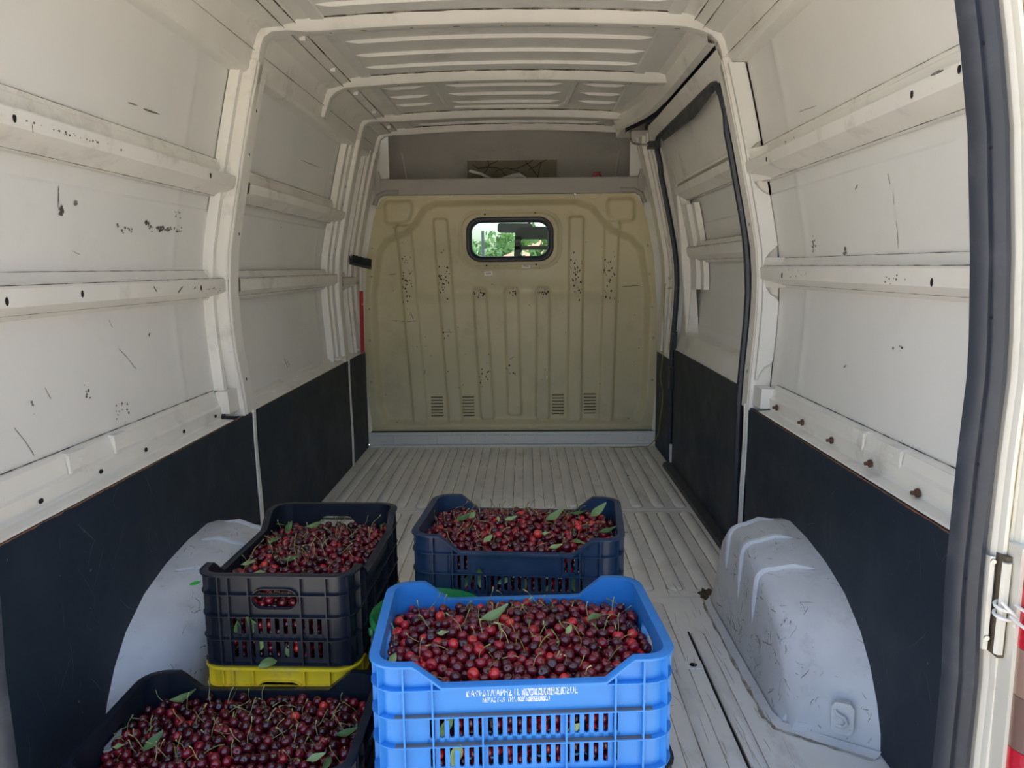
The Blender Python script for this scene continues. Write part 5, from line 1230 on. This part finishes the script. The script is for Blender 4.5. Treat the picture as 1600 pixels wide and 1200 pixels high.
# cherries of the near black crate hidden behind the bright blue crate do not count as visible
for a_ in ALL:
    if a_['key'] == 'near': a_['vis'] &= ~((a_['px'][:, 0] > 583))
    if a_['key'] == 'yellow': a_['vis'][:] = False
cand = [(a_['r'][i]/a_['depth'][i], k, i) for k, a_ in enumerate(ALL) for i in np.nonzero(a_['vis'])[0]]
cand.sort(reverse=True); pick = cand[:300]
names = {'blue': 'bright blue crate', 'navy': 'navy crate', 'far': 'upper black crate', 'near': 'near black crate'}
picked = {(k, i) for _, k, i in pick}
for _, k, i in pick:
    a_ = ALL[k]; v = float(a_['rnd'][i]); b_ = min(NB-1, int(v*NB))
    R_ = a_['rot'][i]
    has = rsg.random() < (0.40 if a_['key'] == 'near' else 0.30)
    if has:       # cherries that keep their stem lie dimple up
        zax = np.array([rsg.normal()*0.5, rsg.normal()*0.5-0.15, 1.0]); zax /= np.linalg.norm(zax); xax = np.cross([0.3, 1, 0.1], zax); xax /= np.linalg.norm(xax); yax = np.cross(zax, xax); R_ = np.stack([xax, yax, zax], 1)
    o = bpy.data.objects.new('cherry', CH_ME[b_]); COL.objects.link(o); d = float(a_['r'][i]*2)
    mw = Matrix([[*(R_[q]*d), a_['W'][i][q]] for q in range(3)]+[[0, 0, 0, 1]]); o.matrix_world = mw
    shade = 'almost black' if b_ < 3 else 'dark burgundy' if b_ < 7 else 'deep red' if b_ < 10 else 'bright red'
    lp = M4[a_['key']].inverted() @ Vector(a_['W'][i]); u_, v_ = (lp.x, lp.y) if a_['key'] != 'far' else (-lp.y, lp.x)
    if a_['key'] == 'far': u_, v_ = lp.y*-1, lp.x
    hu, hv = (W2, D2) if a_['key'] != 'far' else (D2, W2)
    where = ('front' if v_ < -hv/3 else 'back' if v_ > hv/3 else 'middle') + (' left' if u_ < -hu/3 else ' right' if u_ > hu/3 else '')
    tag(o, f"{shade} cherry {'with its stem ' if has else 'without a stem '}at the {where} of the {names[a_['key']]}", 'cherry', f"{shade} cherries {'with' if has else 'without'} stems at the {where} of the {names[a_['key']]}")
    if has:
        s_ = bpy.data.objects.new('stem', ST_ME[int(rsg.integers(0, 8))]); COL.objects.link(s_); s_.parent = o; s_.location = (0, 0, 0.33); f_ = 1/d; s_.scale = (f_, f_, f_)
        s_.rotation_euler = (0, 0, rsg.uniform(0, 6.28))
for k, a_ in enumerate(ALL):
    idx = np.array([i for i in range(len(a_['W'])) if (k, i) not in picked])
    V0, F0 = CVs, CFs; nV = len(V0)
    d = a_['r'][idx]*2
    V = (np.einsum('nij,vj->nvi', a_['rot'][idx], V0)*d[:, None, None] + a_['W'][idx][:, None, :]).reshape(-1, 3)
    F = (F0[None]+(np.arange(len(idx))*nV)[:, None, None]).reshape(-1, 4); rn = np.repeat(a_['rnd'][idx], nV); mi = np.zeros(len(F), int)
    # stems of that stuff
    vv = [i for i in idx if (a_['vis'][i] and rsg.random() < 0.28)]
    SV, SF, SR = [], [], []; off = len(V)
    for i in vv:
        sv, sf = STEMS[int(rsg.integers(0, 8))]
        zax = np.array([rsg.normal()*0.6, rsg.normal()*0.6-0.2, 0.9]); zax /= np.linalg.norm(zax); xax = np.cross([rsg.normal(), 1, 0.1], zax); xax /= np.linalg.norm(xax); yax = np.cross(zax, xax); R_ = np.stack([xax, yax, zax], 1)
        SV.append((R_ @ sv.T).T + a_['W'][i]+zax*a_['r'][i]*0.7); SF.append(sf+off); SR.append(np.full(len(sv), rsg.random())); off += len(sv)
    if SV: V = np.vstack([V]+SV); F = np.vstack([F]+SF); rn = np.concatenate([rn]+SR); mi = np.concatenate([mi, np.ones(sum(len(f) for f in SF), int)])
    o = np_obj('cherry_heap', V, F, [M_ch, M_stem], None, rnd=rn, mi=mi, smooth=True)
    nm = names.get(a_['key'], 'yellow crate')
    tag(o, f'heap of dark red cherries filling the {nm}', 'cherries', None, 'stuff')

# leaves lying on and between the cherries
def leaf_mesh(L, Wd, curl, rnd):
    n = 7; V = []; F = []
    for i in range(n):
        t_2 = i/(n-1); w_ = Wd*math.sin(math.pi*min(1, t_2*0.94+0.03))**0.85*(1-0.25*t_2); z_ = curl*L*(t_2-0.3)**2; x_ = L*(t_2-0.5)
        for q, s_ in enumerate((-1, -0.5, 0, 0.5, 1)): V.append((x_, s_*w_*0.5, z_+abs(s_)*w_*0.16+0.0012*math.sin(i*1.7+q)))
    for i in range(n-1):
        for q in range(4): F.append((i*5+q, i*5+q+1, (i+1)*5+q+1, (i+1)*5+q))
    me = mk_mesh('leaf', V, F, M_leaf, rnd); return me
LM = [leaf_mesh(0.048, 0.020, 0.5, 0.1), leaf_mesh(0.058, 0.024, 0.8, 0.45), leaf_mesh(0.036, 0.018, 0.3, 0.8), leaf_mesh(0.044, 0.016, -0.5, 0.3), leaf_mesh(0.026, 0.013, 0.4, 0.95)]
def surf_z(key, x, y):
    for a_ in ALL:
        if a_['key'] == key:
            d = np.hypot(a_['W'][:a_['n'], 0]-x, a_['W'][:a_['n'], 1]-y); j = d < 0.022
            return float(a_['W'][:a_['n'], 2][j].max()) if j.any() else None
def ray_to(px_, py_, z):
    d = r2*((px_-800)/1200) - u2*((py_-600)/1200) + fw; t_2 = (z-CAMP.z)/d.z; return CAMP + d*t_2
def leaf(key, px_, py_, mi_, ang, tilt, label, dz=0.0):
    zc = {'blue': 0.395, 'navy': 0.405, 'far': 0.375, 'near': 0.170}[key]
    for _ in range(3):
        p = ray_to(px_, py_, zc); z_ = surf_z(key, p.x, p.y)
        if z_ is None: break
        zc = z_+0.012+dz
    o = bpy.data.objects.new('leaf', LM[mi_]); COL.objects.link(o); o.location = p; o.rotation_euler = (tilt, -abs(tilt)*0.3, math.radians(ang))
    tag(o, label, 'leaf', 'loose leaves among the cherries')
leaf('blue', 772, 963, 1, 25, 0.4, 'dark green leaf near the back of the bright blue crate', 0.006)
leaf('blue', 692, 990, 4, -10, 0.3, 'small green leaf left of centre in the bright blue crate')
leaf('blue', 611, 1033, 2, 80, 0.9, 'pale leaf at the front left corner inside the bright blue crate')
leaf('blue', 888, 985, 4, 70, 0.5, 'small yellowish leaf in the middle of the bright blue crate')
leaf('blue', 930, 962, 3, 40, 0.4, 'dull green leaf by the back right of the bright blue crate')
leaf('navy', 724, 810, 0, 35, 0.4, 'bright green leaf at the left end of the navy crate'); leaf('navy', 737, 806, 2, 70, 0.6, 'second green leaf at the left end of the navy crate')
leaf('navy', 865, 808, 1, 40, 0.5, 'long pale green leaf right of centre in the navy crate', 0.01); leaf('navy', 904, 803, 0, -20, 0.3, 'broad dark leaf against the back right of the navy crate')
leaf('navy', 932, 800, 1, 50, 0.7, 'long green leaf standing against the right rear corner of the navy crate', 0.03)
leaf('navy', 798, 811, 2, 20, 0.4, 'small leaf in the middle of the navy crate'); leaf('navy', 853, 834, 4, -20, 0.4, 'tiny pale leaf in the middle right of the navy crate')
leaf('navy', 762, 843, 2, 60, 0.4, 'pale leaf at the front left of the navy crate'); leaf('navy', 778, 812, 4, 100, 0.5, 'tiny upright leaf in the left half of the navy crate')
leaf('navy', 949, 830, 0, 10, 0.3, 'dark leaf at the right edge of the navy crate'); leaf('navy', 903, 846, 3, -20, 0.3, 'dull leaf at the front right of the navy crate')
leaf('navy', 868, 855, 2, 10, 0.3, 'pale leaf at the very front of the navy crate')
leaf('far', 449, 826, 0, 95, 0.8, 'pale upright leaf at the back left of the far black crate', 0.008); leaf('far', 495, 822, 1, 5, 0.4, 'dark green leaf at the back of the far black crate', 0.004)
leaf('far', 531, 810, 2, -30, 0.4, 'green leaf below the rear hand hole of the far black crate', 0.01); leaf('far', 457, 874, 0, 0, 0.3, 'green leaf in the middle of the far black crate')
leaf('far', 430, 842, 3, 70, 0.5, 'dull leaf at the left edge of the far black crate'); leaf('far', 388, 881, 2, 10, 0.3, 'pale leaf at the front left of the far black crate')
leaf('far', 406, 896, 2, -20, 0.3, 'pale leaf at the front of the far black crate'); leaf('far', 600, 822, 0, -60, 0.6, 'dark leaf in the rear right corner of the far black crate', 0.01)
leaf('near', 288, 1092, 1, 10, 0.3, 'green leaf at the back left of the near black crate'); leaf('near', 238, 1160, 0, 70, 0.6, 'long green leaf at the left of the near black crate')
leaf('near', 543, 1146, 0, 10, 0.3, 'green leaf at the right of the near black crate'); leaf('near', 494, 1184, 2, 20, 0.4, 'yellow leaf at the front right of the near black crate')
leaf('near', 186, 1167, 4, 0, 0.3, 'small pale leaf by the hand hole of the near black crate'); leaf('near', 512, 1190, 3, 80, 0.6, 'brownish narrow leaf at the front of the near black crate')
# leaves caught behind the slots
rl = random.Random(9)
def slot_leaf(key, u, z, ang, mi_, label, face='front'):
    e = crates[key]; p = (u, -(CD/2-0.0165), z) if face == 'front' else (CW/2-0.0165, u, z)
    if key == 'far': p = (-(CW/2-0.0165), u, z)
    w_ = M4[key] @ Vector(p); o = bpy.data.objects.new('leaf', LM[mi_]); COL.objects.link(o)
    rz = e.rotation_euler.z - (math.pi/2 if key == 'far' else 0)
    o.matrix_world = Matrix.Translation(w_) @ Matrix.Rotation(rz, 4, 'Z') @ Matrix.Rotation(math.pi/2, 4, 'X') @ Matrix.Rotation(math.radians(ang), 4, 'Z')
    tag(o, label, 'leaf', 'leaves pressed behind crate slots')
for key, L in (('blue', [(-0.135, 0.095, 60), (-0.118, 0.045, 75), (0.085, 0.080, 50), (0.165, 0.050, 80)]), ('far', [(0.09, 0.085, 80), (0.055, 0.095, 100), (0.04, 0.05, 70), (-0.02, 0.035, 95), (0.11, 0.06, 120), (-0.115, 0.045, 90)]), ('navy', [(-0.12, 0.10, 60), (-0.09, 0.11, 90), (-0.03, 0.10, 30), (0.02, 0.09, 80), (0.08, 0.085, 50), (0.14, 0.10, 100)])):
    for q, (u, z, a) in enumerate(L):
        slot_leaf(key, u, z, a, q % 5, f"green leaf pressed behind the front slots of the {names[key]}")
o = bpy.data.objects.new('leaf', LM[1]); COL.objects.link(o)
w_ = M4['far'] @ Vector((-(CW/2+0.004), 0.015, 0.020)); o.matrix_world = Matrix.Translation(w_) @ Matrix.Rotation(math.radians(-4), 4, 'Z') @ Matrix.Rotation(math.pi/2, 4, 'X') @ Matrix.Rotation(math.radians(28), 4, 'Z')
tag(o, 'pale green leaf stuck outside the front of the far black crate', 'leaf')

# ================================================================== BUCKETS, BROOM, CABLE
M_green = worn('green_plastic', lin(38, 142, 74), 0.45, dirt=lin(110, 150, 104), dirt_amt=0.7, dirt_lo=0.45, dirt_hi=0.7, scale=22, scuff=0.4, scuff_col=lin(170, 190, 160), scuff_scale=30)
M_enam = worn('speckled_enamel', lin(176, 188, 200), 0.35, dirt=lin(40, 44, 48), dirt_amt=0.95, dirt_lo=0.56, dirt_hi=0.60, scale=60, scuff=0)
def bucket(nm, loc, rt_, rb, h, mat, label, rimw=0.012, tilt=(0, 0), inner=None):
    e = empty(nm, loc); e.rotation_euler = (tilt[0], tilt[1], 0); tag(e, label, 'bucket')
    m = MB(); m.lathe([(0.001, 0.002), (rb, 0.0), (rb+0.002, 0.004)]+[(rb+(rt_-rb)*t_2, h*t_2) for t_2 in (0.1, 0.5, 0.93, 1)]+[(rt_-0.0035, h), (rt_-0.006, h*0.93), (rb-0.001, 0.008), (0.001, 0.007)], 56)
    m.obj('bucket_body', inner or mat, e, smooth=35)
    r_ = MB(); r_.lathe([(rt_-0.003, h-0.004), (rt_-0.002, h+0.003), (rt_+rimw*0.6, h+0.003), (rt_+rimw, h-0.002), (rt_+rimw*0.9, h-0.008), (rt_+rimw*0.6, h-0.006), (rt_, h-0.006), (rt_-0.003, h-0.004)], 56); r_.obj('rim', mat, e, smooth=35)
    for a in (0.4, 0.4+math.pi):
        c = Vector((math.cos(a)*(rt_+0.004), math.sin(a)*(rt_+0.004), h-0.02)); MB().disc(c, (math.cos(a), math.sin(a), 0), 0.010, h=0.006).obj('handle_lug', mat, e, smooth=0)
    return e
bucket('bucket', (-0.140, 1.697, 0.050), 0.132, 0.092, 0.250, M_green, 'green plastic bucket behind the bright blue crate', 0.007)
bucket('basin', (-0.138, 1.700, 0.004), 0.128, 0.110, 0.243, M_enam, 'metal bucket with speckled white rim around the green bucket', 0.012, inner=M_cblack)

# broom leaning in the rear left corner by the bulkhead
br = empty('broom', (-0.872, 4.50, 0.606)); tag(br, 'red and white handled broom standing head up by the bulkhead', 'broom')
M_redp = worn('red_pole', lin(186, 40, 52), 0.5, dirt=lin(220, 200, 195), dirt_amt=0.7, dirt_lo=0.60, dirt_hi=0.64, scale=30, scuff=0)
MB().tube([(0, 0, 0), (0.006, 0, 0.365)], 0.011, 10).obj('pole', M_redp, br, label='worn red pole'); MB().tube([(0.006, 0, 0.365), (0.010, 0, 0.50)], 0.011, 10).obj('pole', M_wire, br, label='white upper pole')
h = MB(); h.box(-0.050, 0.065, -0.03, 0.03, 0.505, 0.520, T=lambda x, y, z: (x, y, z-x*0.25)); h.obj('broom_head', M_black, br, smooth=0)
rb_ = random.Random(3); h = MB()
for _ in range(520):
    x = rb_.uniform(-0.058, 0.068); y = rb_.uniform(-0.03, 0.03); z = 0.518-x*0.25; dx = rb_.gauss(0, 0.006); h.tube([(x, y, z), (x+dx, y+rb_.gauss(0, 0.006), z+0.035+rb_.random()*0.012)], 0.0012, 3, cap=False)
o = h.obj('bristles', M_black, br); o['kind'] = 'stuff'
# cable along the right wall by the door
M_yel = worn('yellow_green_cable', lin(150, 150, 84), 0.5, dirt_amt=0.2, scuff=0)
cb = MB(); pts = []
for x_, y_, z_ in ((0.885, 4.40, 1.00), (0.88, 4.40, 0.85), (0.882, 4.40, 0.70), (0.876, 4.40, 0.55), (0.868, 4.40, 0.46), (0.874, 4.36, 0.40), (0.872, 4.34, 0.33), (0.865, 4.36, 0.24), (0.868, 4.40, 0.18), (0.872, 4.46, 0.12), (0.865, 4.52, 0.07), (0.83, 4.56, 0.02), (0.78, 4.58, 0.012), (0.70, 4.56, 0.012), (0.60, 4.57, 0.010)): pts.append(Vector((x_, y_, z_)))
def smooth_pts(P, n=6):
    out = []
    for i in range(len(P)-1):
        p0, p1, p2, p3 = P[max(i-1, 0)], P[i], P[i+1], P[min(i+2, len(P)-1)]
        for k in range(n):
            t_2 = k/n; out.append(0.5*((2*p1)+(p2-p0)*t_2+(2*p0-5*p1+4*p2-p3)*t_2**2+(3*p1-p0-3*p2+p3)*t_2**3))
    out.append(P[-1]); return out
cb.tube(smooth_pts(pts), 0.0028, 6); tag(cb.obj('cable', M_yel), 'thin yellow-green cable hanging down beside the sliding door', 'cable')
